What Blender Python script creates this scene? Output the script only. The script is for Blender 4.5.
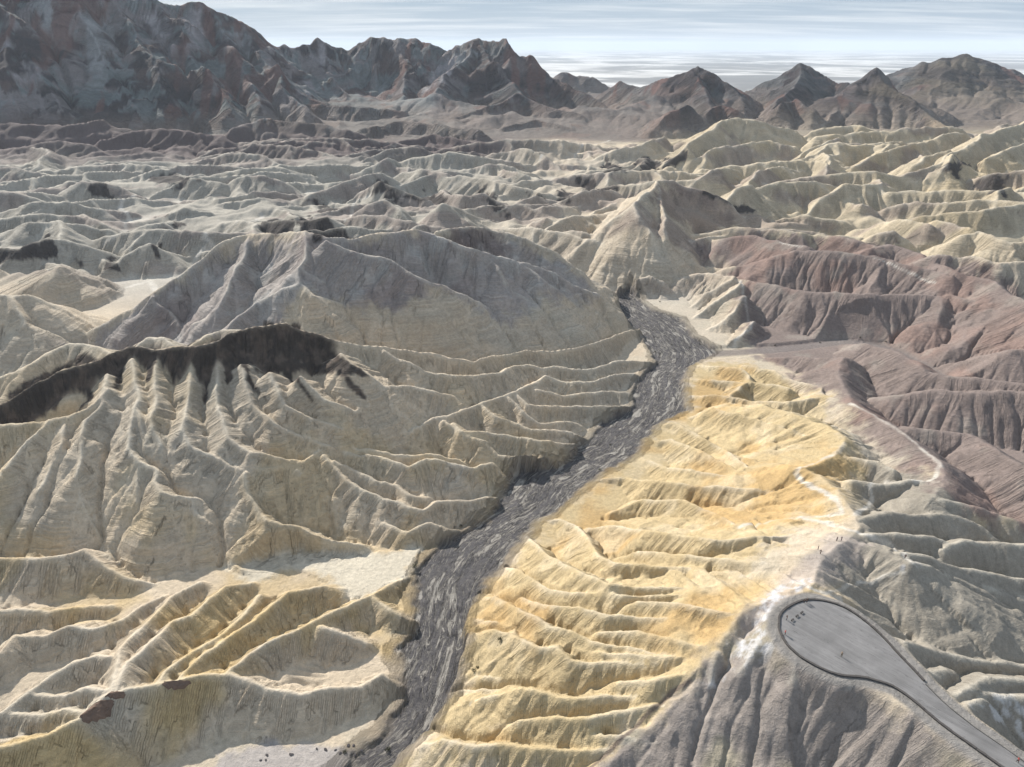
import bpy, bmesh, math, random
import numpy as np
from mathutils import Vector, Matrix

# ---------------------------------------------------------------- camera, sky, sun, exposure
scene = bpy.context.scene
for o in list(bpy.data.objects): bpy.data.objects.remove(o)
COL = scene.collection

cam_data = bpy.data.cameras.new('camera')
cam = bpy.data.objects.new('camera', cam_data); COL.objects.link(cam)
cam.location = (0.0, 0.0, 190.0)
cam.rotation_euler = (math.radians(90.0 - 25.6), 0.0, 0.0)
cam_data.sensor_fit = 'HORIZONTAL'; cam_data.sensor_width = 36.0
cam_data.lens = 36.0 * 705.0 / 1024.0
cam_data.clip_start = 1.0; cam_data.clip_end = 120000.0
scene.camera = cam

SUN_AZ = math.radians(-36.0)      # from north (+Y) towards east; the sun stands ahead and a little left
SUN_EL = math.radians(31.0)
SUN_DIR = Vector((math.sin(SUN_AZ) * math.cos(SUN_EL), math.cos(SUN_AZ) * math.cos(SUN_EL), math.sin(SUN_EL)))

world = bpy.data.worlds.new('World'); scene.world = world; world.use_nodes = True
nt = world.node_tree; nt.nodes.clear()
sky = nt.nodes.new('ShaderNodeTexSky'); sky.sky_type = 'NISHITA'; sky.sun_disc = False
sky.sun_elevation = SUN_EL; sky.sun_rotation = SUN_AZ
sky.altitude = 200.0; sky.air_density = 1.0; sky.dust_density = 0.2; sky.ozone_density = 1.0
# thin high cloud: flat streaks over the whole sky
tc = nt.nodes.new('ShaderNodeTexCoord')
sep = nt.nodes.new('ShaderNodeSeparateXYZ'); nt.links.new(tc.outputs['Generated'], sep.inputs[0])
zz = nt.nodes.new('ShaderNodeMath'); zz.operation = 'MAXIMUM'; zz.inputs[1].default_value = 0.0; nt.links.new(sep.outputs['Z'], zz.inputs[0])
za = nt.nodes.new('ShaderNodeMath'); za.operation = 'ADD'; za.inputs[1].default_value = 0.06; nt.links.new(zz.outputs[0], za.inputs[0])
dv = []
for ax in 'XY':
    d = nt.nodes.new('ShaderNodeMath'); d.operation = 'DIVIDE'
    nt.links.new(sep.outputs[ax], d.inputs[0]); nt.links.new(za.outputs[0], d.inputs[1]); dv.append(d)
cmb = nt.nodes.new('ShaderNodeCombineXYZ')
nt.links.new(dv[0].outputs[0], cmb.inputs[0]); nt.links.new(dv[1].outputs[0], cmb.inputs[1])
mp = nt.nodes.new('ShaderNodeMapping'); mp.inputs['Scale'].default_value = (0.16, 0.5, 1.0); mp.inputs['Rotation'].default_value = (0, 0, 0.05)
nt.links.new(cmb.outputs[0], mp.inputs[0])
cn = nt.nodes.new('ShaderNodeTexNoise'); cn.inputs['Scale'].default_value = 2.2; cn.inputs['Detail'].default_value = 8.0; cn.inputs['Roughness'].default_value = 0.58
nt.links.new(mp.outputs[0], cn.inputs['Vector'])
cr = nt.nodes.new('ShaderNodeValToRGB'); cr.color_ramp.elements[0].position = 0.44; cr.color_ramp.elements[1].position = 0.68
nt.links.new(cn.outputs['Fac'], cr.inputs[0])
cf = nt.nodes.new('ShaderNodeMath'); cf.operation = 'MULTIPLY_ADD'; cf.inputs[1].default_value = 0.06; cf.inputs[2].default_value = 0.92; nt.links.new(cr.outputs[0], cf.inputs[0])
veil = nt.nodes.new('ShaderNodeMix'); veil.data_type = 'RGBA'; nt.links.new(cr.outputs[0], veil.inputs['Factor'])
veil.inputs['A'].default_value = (2.0, 2.6, 3.4, 1.0); veil.inputs['B'].default_value = (4.7, 4.95, 5.2, 1.0)
mx = nt.nodes.new('ShaderNodeMix'); mx.data_type = 'RGBA'
nt.links.new(cf.outputs[0], mx.inputs['Factor']); nt.links.new(sky.outputs[0], mx.inputs['A'])
nt.links.new(veil.outputs['Result'], mx.inputs['B'])
bg = nt.nodes.new('ShaderNodeBackground'); bg.inputs['Strength'].default_value = 0.115
wo = nt.nodes.new('ShaderNodeOutputWorld')
nt.links.new(mx.outputs['Result'], bg.inputs['Color']); nt.links.new(bg.outputs[0], wo.inputs['Surface'])

sun_data = bpy.data.lights.new('sun', 'SUN'); sun_data.energy = 5.0; sun_data.angle = math.radians(0.6); sun_data.color = (1.0, 0.95, 0.87)
sun = bpy.data.objects.new('sun', sun_data); COL.objects.link(sun)
sun.rotation_euler = SUN_DIR.to_track_quat('Z', 'Y').to_euler()

vs = scene.view_settings
vs.view_transform = 'Standard'; vs.look = 'None'; vs.gamma = 1.0; vs.use_curve_mapping = False
vs.exposure = 0.55
scene.cycles.max_bounces = 6; scene.cycles.volume_bounces = 1

# ---------------------------------------------------------------- surveyed lines (metres)
RIDGES = [
    ('A', (0.75, 0.75, 7, 0.8, 1.4, 6, 0.3), [
        [(-152.6,125.6,17.0),(-139.8,131.0,17.0),(-131.4,135.1,16.0),(-124.4,140.7,16.0),(-122.1,148.2,16.0),(-113.8,152.3,15.5),(-107.4,154.6,15.0),(-96.9,158.5,14.0),(-88.1,159.4,13.0),(-83.1,158.0,12.0),(-76.3,155.5,10.5),(-64.8,154.6,9.0),(-56.5,158.1,8.0),(-48.1,159.7,7.0),(-42.8,165.3,6.0),(-37.1,163.1,3.5)],
        [(-118.9,150.4,15.5),(-120.9,157.2,15.0),(-122.2,162.8,14.5),(-119.5,170.3,14.0),(-116.9,183.4,12.0),(-112.3,186.8,11.0),(-109.2,197.9,9.0),(-107.0,204.3,8.0),(-100.2,210.4,5.0)],
        [(-120.4,150.4,15.5),(-128.0,170.4,13.0),(-125.8,185.8,11.0),(-124.9,198.4,8.5),(-119.3,210.4,5.0)],
        [(-108.0,155.8,14.5),(-108.5,160.1,14.0),(-104.8,169.2,12.0),(-98.9,178.5,10.0),(-96.1,189.0,8.0),(-94.9,203.3,5.0)],
        [(-103.3,158.6,13.5),(-101.1,168.0,12.0),(-97.2,174.5,11.0),(-92.0,183.1,10.0),(-86.8,193.8,9.0),(-82.7,200.5,9.0),(-77.4,201.5,9.0),(-70.0,205.3,8.0),(-63.9,209.3,3.0)],
        [(-89.7,159.4,13.0),(-88.5,162.2,13.0),(-84.6,169.2,12.0),(-80.7,174.9,11.0),(-72.1,182.2,10.0),(-63.8,190.3,9.0),(-57.0,196.4,8.0),(-51.7,201.1,7.0),(-46.5,209.3,5.0),(-40.2,217.8,2.0)],
        [(-51.4,199.6,7.0),(-43.3,194.0,6.0),(-36.6,191.6,4.0),(-34.8,190.3,2.0)],
        [(-66.2,183.2,9.5),(-57.5,181.9,8.0),(-50.7,181.2,5.0),(-46.8,181.0,2.0)],
        [(-174.4,163.1,15.0),(-164.5,167.3,14.0),(-164.6,174.6,14.0),(-155.5,175.6,13.0),(-150.2,180.6,12.5),(-141.9,180.3,11.0),(-137.0,186.5,9.0),(-135.0,196.0,7.0),(-130.5,202.8,5.0)],
        [(-193.5,188.2,11.0),(-180.7,190.3,10.0),(-176.0,191.7,10.0),(-166.7,191.9,8.0),(-158.3,195.4,7.0),(-147.7,198.6,5.0)],
        [(-210.7,213.5,13.0),(-195.4,214.1,13.0),(-181.3,213.5,13.0),(-173.1,215.9,13.0),(-167.4,219.5,13.0),(-158.7,214.8,10.0),(-147.8,210.9,7.0),(-138.0,212.7,3.0)],
        [(-154.4,142.1,13.0),(-150.2,145.5,13.0),(-147.2,151.5,13.0),(-143.6,158.2,13.0),(-139.4,164.6,13.0),(-134.3,167.9,12.5),(-129.2,167.5,12.5)],
        [(-146.3,152.3,12.5),(-136.0,151.5,13.0),(-129.6,153.1,14.5),(-122.6,151.6,15.0)],
        [(-149.7,145.6,12.0),(-139.3,144.4,13.0),(-131.5,144.5,15.0),(-125.1,143.0,16.0)],
    ]),
    ('D', (1.05, 1.05, 11, 0.6, 3.0, 8, 0.15), [
        [(-262.5,283.6,33.0),(-237.1,295.1,40.0),(-228.7,306.4,44.0),(-220.0,313.7,47.0),(-204.7,316.6,50.0),(-200.6,325.6,51.5),(-190.7,329.8,53.0),(-175.2,326.1,54.0),(-156.4,323.9,56.0),(-145.8,326.7,57.0),(-142.6,335.2,58.5),(-134.3,338.3,60.0),(-119.1,342.7,60.0),(-110.8,344.7,57.0),(-101.9,348.8,52.0),(-91.4,347.8,49.0),(-81.4,349.5,46.0),(-73.9,351.5,44.0),(-59.1,359.7,40.0),(-48.7,363.5,36.0),(-34.9,364.3,32.0),(-19.9,366.9,29.0),(-7.0,380.2,27.0),(7.9,393.4,24.0),(26.6,402.8,20.0),(39.6,409.2,18.0),(58.4,434.1,14.0),(74.8,455.0,10.0),(93.4,481.5,5.0)],
    ]),
    ('C', (0.72, 0.72, 7, 0.7, 1.3, 6, 0.4), [
        [(-68.5,350.7,42.0),(-56.0,343.8,38.0),(-46.4,341.9,33.0),(-33.4,344.5,30.0),(-20.4,352.3,27.0),(-6.8,361.5,24.0),(0.0,372.0,23.0),(10.6,380.1,20.0),(19.5,379.6,17.0),(28.8,386.1,16.0),(45.6,390.5,12.0),(54.8,400.9,10.0),(69.1,413.2,8.0),(90.3,422.3,4.0)],
        [(-88.4,333.9,48.0),(-81.3,323.2,46.0),(-65.6,320.8,36.0),(-52.0,330.1,31.0),(-32.5,330.4,25.0),(-26.6,334.5,20.0)],
        [(-151.9,293.0,39.0),(-148.0,274.5,35.5),(-141.3,267.3,32.0),(-131.2,264.7,29.0),(-117.7,259.7,26.0),(-105.2,260.4,24.5),(-91.4,268.6,23.0),(-87.7,277.2,23.0),(-83.5,282.5,23.0),(-76.9,290.8,22.5),(-68.5,296.5,22.0),(-50.2,303.0,20.0),(-39.1,315.5,20.0),(-31.6,317.6,20.0),(-13.9,336.5,19.0),(0.6,350.7,18.0),(21.5,371.9,16.0),(33.9,371.5,13.0),(49.0,375.7,11.0),(57.7,388.3,9.0),(78.5,402.0,4.0)],
        [(-114.4,256.5,26.0),(-111.9,248.8,20.0),(-105.5,240.1,16.0),(-101.1,236.0,15.0),(-95.0,235.3,13.0),(-88.9,237.3,11.0),(-81.0,234.6,9.0),(-74.7,233.3,7.0),(-62.5,232.6,5.0),(-59.6,231.9,3.0)],
        [(-104.8,237.4,15.0),(-106.4,232.6,8.0),(-113.7,225.6,3.0)],
        [(-84.4,272.8,23.0),(-76.4,264.9,18.0),(-66.4,257.6,15.0),(-57.2,253.7,13.0),(-50.8,254.4,12.0),(-46.1,251.3,11.0),(-38.8,250.6,10.0),(-33.8,257.2,10.0),(-27.4,258.7,9.0),(-18.7,260.1,8.0),(-11.4,266.9,6.0),(-5.5,268.2,4.0)],
        [(-94.4,262.7,22.0),(-86.5,259.1,14.0),(-81.1,257.4,12.0),(-74.1,248.9,7.0),(-67.8,241.7,3.0)],
        [(-105.0,259.6,24.0),(-103.6,256.4,21.0),(-98.1,252.9,13.0),(-91.5,245.4,8.0)],
        [(-64.6,248.1,5.0),(-58.4,245.4,7.0),(-43.9,239.2,7.0),(-36.2,245.4,7.0),(-28.4,243.2,5.0),(-23.7,246.4,2.0)],
        [(-79.7,270.9,21.0),(-71.0,270.6,17.0),(-61.2,265.5,15.0),(-52.3,264.5,13.0),(-47.4,260.4,11.0),(-37.8,261.0,9.0)],
        [(-83.9,279.7,22.0),(-72.3,278.6,20.0),(-61.0,279.4,19.0),(-46.6,273.9,17.0),(-38.0,279.1,17.0),(-31.2,280.7,16.0),(-17.4,282.6,11.0),(-9.6,288.6,10.0),(-5.7,286.0,6.0),(-1.0,288.0,3.0)],
        [(-86.3,280.7,23.0),(-66.4,284.0,20.0),(-52.3,282.8,18.0),(-37.8,286.1,16.0),(-27.2,288.1,12.0)],
        [(-33.7,312.3,20.0),(-24.8,305.3,17.0),(-13.3,299.9,15.0),(-5.9,295.0,10.0),(13.7,294.8,9.0),(23.6,295.4,4.0)],
        [(-28.7,312.0,19.0),(-24.8,305.6,18.0),(-12.5,307.1,16.0),(4.0,309.1,12.0),(14.1,306.8,11.0),(32.5,315.3,6.0)],
        [(-16.9,331.8,19.0),(-8.8,322.1,17.0),(0.0,321.1,14.0),(10.4,319.1,11.0),(25.1,322.6,9.0),(30.5,324.1,7.0),(37.1,324.7,3.0)],
        [(-3.8,343.2,18.0),(4.3,333.3,14.0),(14.9,329.5,10.0),(31.4,335.0,7.0),(37.0,336.0,4.0)],
        [(1.7,347.7,17.0),(7.0,339.6,15.0),(35.1,349.3,10.0),(67.9,360.9,4.0)],
        [(13.0,357.3,16.0),(27.3,359.0,12.0),(51.0,366.4,9.0),(68.7,374.5,5.0)],
    ]),
    ('F', (0.74, 0.74, 7, 0.7, 1.1, 5, 0.4), [
        [(-190.1,322.6,49.0),(-176.3,296.3,41.5),(-172.5,282.1,38.0),(-170.4,273.6,35.0),(-166.8,265.6,32.0),(-160.7,259.7,29.0),(-159.5,252.6,25.0),(-155.4,245.1,20.0),(-150.7,241.5,15.0),(-144.3,234.6,9.0),(-138.0,220.8,2.0)],
        [(-197.0,311.2,46.0),(-189.7,290.1,40.5),(-191.8,279.2,38.0),(-189.8,269.1,35.0),(-186.8,260.6,30.0),(-184.9,253.4,27.0),(-180.5,245.1,20.0),(-175.7,239.4,15.0),(-167.5,232.6,9.0),(-164.4,230.6,4.0)],
        [(-195.7,288.0,40.0),(-200.3,283.0,38.0),(-202.9,281.0,36.0),(-198.3,267.3,32.0),(-200.6,261.3,27.0),(-199.3,249.5,22.0),(-201.2,243.6,16.0),(-196.7,239.4,14.0),(-189.5,239.3,10.0),(-181.8,233.8,4.0)],
        [(-201.2,243.6,16.0),(-205.0,238.6,8.0),(-203.6,230.6,3.0)],
        [(-210.0,282.0,37.0),(-215.0,269.9,33.0),(-217.2,257.3,28.0),(-223.4,245.8,18.0),(-225.9,238.6,8.0)],
        [(-191.7,300.8,43.5),(-192.5,294.3,42.0),(-195.7,288.0,40.0),(-200.3,283.0,38.0),(-210.0,282.0,37.0),(-222.1,279.1,36.0),(-245.0,279.1,35.0)],
        [(-173.3,287.0,39.0),(-168.9,282.1,38.0),(-164.3,275.3,34.0),(-159.2,269.0,30.0),(-150.1,264.6,26.0),(-143.6,260.9,18.0)],
        [(-160.7,259.7,29.0),(-152.8,256.5,27.0),(-150.4,250.3,25.0),(-145.0,244.3,24.0),(-140.0,244.4,22.0),(-132.7,245.8,20.0),(-132.1,242.2,18.0),(-128.5,238.0,15.0),(-126.4,234.6,10.0),(-124.5,230.0,6.0),(-129.7,226.8,2.0)],
        [(-168.9,297.3,41.0),(-163.8,283.0,38.5),(-159.7,275.4,35.0),(-154.5,269.0,31.0)],
        [(-105.4,236.7,12.0),(-111.1,232.6,9.0),(-114.3,226.2,3.0)],
        [(-177.0,321.4,49.5),(-168.9,297.3,41.0),(-166.0,286.0,38.5)],
        [(-160.1,321.5,50.0),(-151.9,293.0,39.0)],
        [(-146.2,320.2,49.5),(-137.4,294.0,38.5),(-127.1,272.6,34.0),(-114.7,265.6,30.0),(-97.0,267.0,25.0)],
        [(-133.1,316.5,49.0),(-121.9,294.0,38.5),(-109.6,283.7,34.0),(-91.9,281.2,27.0),(-82.6,279.1,24.0)],
        [(-117.6,310.4,48.0),(-107.4,294.0,38.5),(-94.8,290.5,34.0),(-82.4,288.9,29.0),(-76.1,290.1,24.0)],
        [(-102.4,309.1,47.0),(-89.7,300.1,37.5),(-77.0,300.1,31.0),(-69.5,308.1,29.0),(-59.6,304.5,22.0)],
        [(-86.4,322.7,44.0),(-74.3,316.2,36.0),(-60.3,312.4,29.0),(-53.3,310.1,24.0)],
    ]),
    ('K', (0.65, 0.65, 8, 1.2, 1.2, 8, 0.2), [
        [(-274.7,328.0,32.0),(-260.1,335.4,36.0),(-252.4,339.2,40.0),(-247.5,348.0,42.0),(-239.9,354.3,44.0),(-230.7,354.3,44.0),(-211.4,343.3,44.0)],
        [(-198.9,346.7,46.0),(-195.7,355.0,49.0),(-188.6,353.1,48.0),(-177.6,346.7,46.0)],
        [(-166.1,342.5,50.0),(-162.0,352.8,51.0),(-156.7,355.8,51.0),(-146.9,356.2,52.0)],
        [(-359.1,423.7,50.0),(-320.1,421.7,50.0),(-307.6,425.8,48.0),(-300.2,431.6,42.0),(-296.2,435.2,36.0),(-291.0,431.8,22.0)],
        [(-313.6,420.8,49.0),(-297.1,404.1,38.0),(-290.4,412.9,26.0)],
    ]),
    ('G0', (1.0, 1.0, 16, 1.5, 3.0, 14, 0.2), [
        [(-278.2,419.5,22.0),(-261.7,420.0,30.0),(-240.1,429.7,42.0),(-219.7,444.6,54.0),(-200.0,461.7,66.0),(-190.5,475.4,72.0),(-180.9,484.2,74.0),(-157.8,470.2,76.0),(-133.2,456.3,82.0),(-121.0,452.5,79.0),(-103.8,462.0,76.0),(-88.5,470.3,78.0),(-66.1,479.0,78.0),(-42.5,477.9,70.0),(-21.8,472.8,63.0),(-6.9,478.3,58.0),(9.1,483.4,53.0),(30.8,489.3,44.0),(45.5,490.4,34.0),(64.7,495.4,24.0),(82.5,509.8,8.0)],
    ]),
    ('G', (0.78, 0.78, 16, 1.5, 3.2, 13, 0.3), [
        [(-133.2,456.3,82.0),(-129.7,436.7,74.0),(-129.6,419.5,68.0),(-127.3,408.3,62.0),(-118.8,400.6,57.0),(-107.2,406.5,50.0),(-93.9,413.4,45.0),(-76.8,420.1,40.0),(-59.0,427.5,36.0),(-40.3,431.9,31.0),(-24.2,433.1,25.0),(-4.6,436.6,18.0),(15.6,446.3,12.0)],
        [(-127.3,408.3,62.0),(-137.8,405.2,58.0),(-152.3,400.7,52.0),(-161.8,382.8,46.0)],
        [(-129.6,419.5,68.0),(-115.1,418.7,60.0),(-100.9,419.8,50.0),(-85.8,419.1,43.0)],
        [(-118.5,442.1,79.0),(-96.4,439.3,72.0),(-77.3,436.3,67.0),(-62.7,429.0,62.0),(-44.4,430.7,53.0),(-32.0,431.7,46.0),(-19.5,435.3,38.0),(-3.4,446.6,27.0),(9.0,458.6,16.0)],
        [(-180.9,484.2,74.0),(-178.7,454.2,66.0),(-177.2,431.5,58.0),(-180.3,408.8,46.0),(-194.7,409.4,36.0)],
        [(-18.5,472.5,61.0),(-10.8,464.2,55.0),(-1.3,452.4,44.0),(12.2,454.1,35.0),(30.1,465.8,20.0),(43.5,479.7,8.0)],
        [(5.6,479.9,54.0),(16.6,473.1,46.0),(35.1,474.3,34.0),(56.9,487.4,16.0),(65.2,492.2,8.0)],
        [(-66.1,479.0,78.0),(-60.0,480.0,66.0),(-55.0,472.9,56.0)],
        [(-56.0,523.9,66.0),(-39.0,528.2,68.0),(-19.0,533.5,66.0),(-5.3,534.3,62.0),(13.8,533.7,56.0),(29.3,535.9,50.0),(45.2,536.4,38.0),(58.9,548.6,18.0)],
        [(-231.0,429.7,46.0),(-221.3,425.7,38.0),(-208.3,414.7,32.0)],
    ]),
    ('P', (0.85, 0.85, 16, 0.8, 3.5, 11, 0.3), [
        [(110.3,655.1,58.0),(129.0,697.2,62.0),(150.9,753.0,64.0),(172.2,765.1,63.0),(183.1,764.2,58.0),(204.7,763.0,52.0),(226.6,760.6,42.0),(243.3,757.4,30.0),(266.7,766.7,14.0)],
        [(110.3,655.1,58.0),(111.4,631.3,54.0),(121.2,616.8,44.0),(124.2,602.3,30.0),(129.0,599.9,20.0),(133.2,594.3,10.0)],
        [(110.3,655.1,58.0),(90.0,648.0,44.0),(68.3,653.2,26.0),(49.4,685.1,8.0)],
        [(111.4,631.3,54.0),(96.2,621.3,34.0),(79.4,621.1,14.0),(71.1,623.4,4.0)],
        [(149.8,747.0,63.0),(133.8,632.1,44.0),(136.2,613.3,36.0),(145.9,614.9,13.0)],
        [(90.3,566.7,8.0),(102.5,566.9,14.0),(113.9,571.6,16.0),(125.0,566.9,14.0),(126.8,559.5,6.0)],
    ]),
    ('R', (0.6, 0.6, 12, 4.0, 1.3, 20, 0.15), [
        [(175.3,574.9,15.0),(180.2,550.2,20.0),(199.0,527.5,23.0),(221.5,505.6,24.5),(248.8,491.7,26.0),(277.4,491.0,27.0),(301.2,485.7,28.0),(315.8,482.7,29.0),(323.7,471.7,29.0),(338.6,462.4,30.0),(340.4,437.6,31.0),(347.8,403.5,33.0)],
        [(305.0,479.7,28.5),(290.7,451.9,20.0),(271.8,439.9,8.0)],
        [(318.3,478.3,29.0),(334.7,456.2,30.0),(310.1,434.6,23.0),(289.2,423.0,15.0),(276.0,422.9,8.0)],
        [(227.9,499.4,25.0),(227.7,479.5,15.0),(220.6,463.9,8.0)],
        [(264.8,491.7,26.0),(256.5,474.0,17.0),(246.6,459.4,9.0)],
        [(263.1,398.5,7.0),(264.6,394.2,11.0),(278.3,394.3,17.0),(303.3,389.5,25.0),(330.9,387.4,31.0)],
        [(171.0,584.0,14.0),(193.7,583.6,22.0),(218.8,575.1,33.0),(235.0,575.9,37.0),(263.5,565.3,39.0),(289.6,550.8,38.0),(304.5,535.0,36.0),(318.3,521.4,36.0),(323.4,503.4,36.0)],
        [(295.9,541.7,36.5),(279.4,523.1,26.0),(271.1,526.0,17.0)],
        [(164.4,677.6,8.0),(179.8,677.2,18.0),(198.0,648.9,28.0),(222.3,640.0,33.0),(236.2,614.2,34.0),(249.8,592.7,36.0)],
        [(297.3,575.9,37.0),(322.2,588.4,38.0),(328.5,559.8,38.0),(330.6,519.9,38.0),(343.1,484.8,38.0),(336.7,445.3,38.0),(339.2,411.1,38.0)],
        [(226.9,447.2,5.0),(232.1,425.4,14.0),(238.8,407.6,18.0),(241.9,389.7,19.0),(241.8,372.4,19.0),(248.1,363.4,20.0),(263.2,359.1,22.0),(277.0,348.4,24.0),(291.2,336.8,26.0)],
        [(211.9,355.2,12.0),(216.9,345.7,18.0),(233.2,342.5,22.0),(243.9,338.0,23.0),(268.1,335.2,25.0),(283.6,326.4,27.0)],
        [(170.9,428.8,4.0),(186.3,418.9,9.0),(204.5,399.6,16.0),(191.1,372.5,17.0),(182.3,346.1,19.0),(177.8,329.9,20.0),(181.5,313.1,23.0),(182.7,291.4,26.0),(181.5,272.4,29.0),(178.8,251.0,32.0),(174.0,238.2,33.0),(158.1,221.5,35.0)],
        [(171.2,348.5,16.0),(177.8,329.9,20.0)],
        [(187.2,291.5,27.0),(201.7,287.7,27.0),(211.7,284.9,27.0),(212.7,270.7,29.0),(215.3,252.5,31.0),(221.1,234.6,33.0)],
    ]),
    ('Q', (0.65, 0.65, 6, 1.2, 1.3, 7, 0.4), [
        [(178.8,546.5,22.0),(158.7,541.2,12.0),(142.4,535.6,3.0)],
        [(178.3,530.7,22.0),(156.3,515.5,10.0),(140.9,505.7,3.0)],
        [(176.5,510.3,19.0),(153.4,483.8,8.0),(140.8,480.6,3.0)],
        [(172.7,477.3,12.0),(153.8,451.4,7.0),(142.1,449.0,2.0)],
        [(179.6,549.2,22.0),(162.7,576.5,18.0),(144.1,578.2,14.0),(131.7,570.9,4.0)],
        [(116.8,417.2,2.0),(132.2,409.2,7.0),(141.1,397.1,9.0),(144.2,377.7,10.0)],
        [(107.9,397.4,2.0),(122.4,390.4,6.0),(136.8,381.9,8.0),(147.2,377.7,10.0),(159.4,363.5,13.0)],
        [(125.2,361.9,8.0),(141.3,377.7,10.0)],
        [(150.2,415.2,5.0),(162.8,397.1,9.0),(168.0,378.4,11.0),(175.3,367.4,13.0),(171.2,348.5,16.0)],
        [(103.9,373.8,2.0),(115.9,365.2,7.0),(133.0,351.0,11.0),(152.3,343.9,14.0),(170.3,346.0,16.0)],
    ]),
    ('O', (0.46, 0.46, 8, 2.5, 1.9, 9, 0.25), [
        [(134.3,332.6,18.0),(144.6,310.1,24.0),(150.7,292.5,27.0),(152.1,276.8,29.0),(140.0,262.2,30.0),(120.2,250.2,31.0)],
        [(120.2,250.2,31.0),(125.7,243.3,32.0),(126.1,228.2,35.0),(124.0,214.1,38.0),(119.2,196.8,42.0),(109.9,184.8,45.0),(97.5,174.9,47.0),(89.3,162.4,48.0),(80.4,150.1,48.0),(72.5,142.9,47.0)],
        [(89.3,162.4,48.0),(65.9,152.2,46.0),(57.1,144.0,43.0),(50.5,138.1,40.0),(46.9,132.5,37.0),(35.6,125.9,32.0),(22.2,118.5,26.0),(11.9,112.6,22.0)],
        [(109.9,184.8,45.0),(117.8,180.8,45.0),(123.1,172.8,46.0)],
    ]),
    ('T', (0.85, 0.85, 9, 1.8, 1.1, 10, 0.3), [
        [(123.1,172.8,46.0),(130.3,173.8,44.0),(141.9,174.7,38.0),(151.8,175.7,33.0),(166.5,176.7,28.0),(180.4,177.8,24.0)],
        [(123.2,178.8,45.0),(134.6,178.3,43.0),(144.6,179.5,38.0),(158.9,181.9,33.0),(170.0,182.9,30.0)],
        [(104.1,138.9,47.5),(115.3,141.7,42.0),(124.4,142.4,38.0),(131.4,143.8,35.0),(142.9,145.1,32.0),(153.4,146.2,30.0)],
        [(104.6,129.4,47.0),(114.2,134.3,43.0),(118.1,135.1,40.0)],
        [(104.9,121.1,47.5),(116.3,127.7,44.0),(125.2,132.9,41.0),(133.2,134.3,38.0),(145.1,136.6,35.0)],
        [(108.6,119.1,47.5),(120.4,127.3,42.0),(126.4,127.8,40.0),(136.0,128.6,38.0)],
        [(80.4,150.1,48.0),(92.7,146.3,48.0),(101.1,135.7,48.0),(105.4,120.1,48.0),(112.6,103.8,48.0),(117.0,93.0,48.0)],
        [(75.7,134.0,48.0),(86.4,126.0,48.0),(96.4,116.7,48.0),(106.1,101.9,48.0),(111.4,90.9,48.0)],
        [(73.3,133.3,47.0),(71.8,129.0,44.0),(71.2,126.9,40.0),(70.7,124.2,36.0),(71.4,120.4,31.0),(71.4,115.6,27.0)],
        [(95.2,116.7,48.0),(96.8,115.0,45.0),(97.0,112.3,41.0),(96.7,109.3,36.0)],
        [(66.6,141.1,46.0),(59.9,134.6,42.0),(56.0,126.5,35.0),(57.4,121.8,28.0),(57.5,117.1,23.0)],
        [(83.5,124.9,47.5),(85.3,121.0,40.0),(85.8,116.0,32.0)],
        [(55.6,140.4,43.0),(51.6,132.5,37.0),(49.0,125.2,31.0),(47.1,116.4,24.0)],
        [(120.5,200.9,41.0),(134.8,209.7,38.0),(150.5,212.0,35.0),(164.6,216.2,32.0),(174.3,214.1,29.0),(177.7,210.7,27.0)],
        [(118.3,191.6,43.0),(138.2,195.7,39.0),(145.7,197.2,37.0),(152.8,196.1,34.0),(161.2,196.1,31.0)],
        [(145.5,192.0,36.0),(158.2,198.3,34.0),(169.8,200.3,32.0),(187.6,201.1,30.0)],
        [(158.1,221.5,35.0),(164.5,223.6,34.0),(177.8,221.2,32.0),(184.5,218.9,30.0),(194.6,216.0,28.0)],
        [(145.7,263.9,29.0),(158.8,259.7,28.0),(162.2,253.4,28.0)],
        [(136.4,239.7,32.0),(151.7,237.6,31.0),(163.6,241.2,31.0),(171.6,238.2,33.0)],
    ]),
    ('Y', (0.82, 0.82, 5, 0.6, 1.2, 4.5, 0.5), [
        [(-32.1,134.6,3.7),(-30.0,135.2,5.5),(-24.4,134.8,12.8),(-19.4,133.5,16.6),(-9.9,128.1,20.7),(-1.9,127.3,22.7),(6.0,125.3,24.5),(16.4,124.3,25.8),(23.5,123.5,26.8),(31.4,122.1,28.7)],
        [(-15.9,140.2,12.1),(-7.0,137.4,17.6),(2.2,133.7,23.5),(11.6,132.5,27.6),(20.7,130.5,30.0),(28.6,131.1,31.2),(35.8,131.0,33.1),(43.9,131.1,35.0)],
        [(-17.0,147.4,11.5),(-8.7,144.8,20.0),(2.3,141.9,26.6),(7.8,140.0,27.6),(13.2,137.6,28.5),(25.8,136.0,31.1),(33.1,135.1,32.6),(41.3,133.8,34.7)],
        [(-15.6,153.9,11.9),(-8.0,150.1,17.1),(-0.6,147.6,20.5),(7.6,147.6,21.0),(16.7,145.4,24.0)],
        [(-14.8,160.1,11.8),(-7.6,155.5,16.9),(2.4,149.9,21.1),(10.4,147.4,22.2),(19.1,143.3,25.0)],
        [(-12.7,164.0,12.3),(-5.2,159.2,19.2),(0.0,160.9,22.8),(0.6,164.3,24.4),(2.3,188.1,13.2),(4.6,212.8,5.9)],
        [(-14.1,171.0,12.3),(-11.5,173.5,16.4),(-6.4,170.8,20.4),(-0.6,166.3,23.6),(5.5,158.8,27.1),(9.0,155.7,28.2),(12.7,154.7,29.3),(16.7,149.1,30.1),(22.3,147.4,31.0),(31.9,145.5,33.1),(39.2,143.3,35.5),(47.4,141.2,37.7)],
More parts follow.
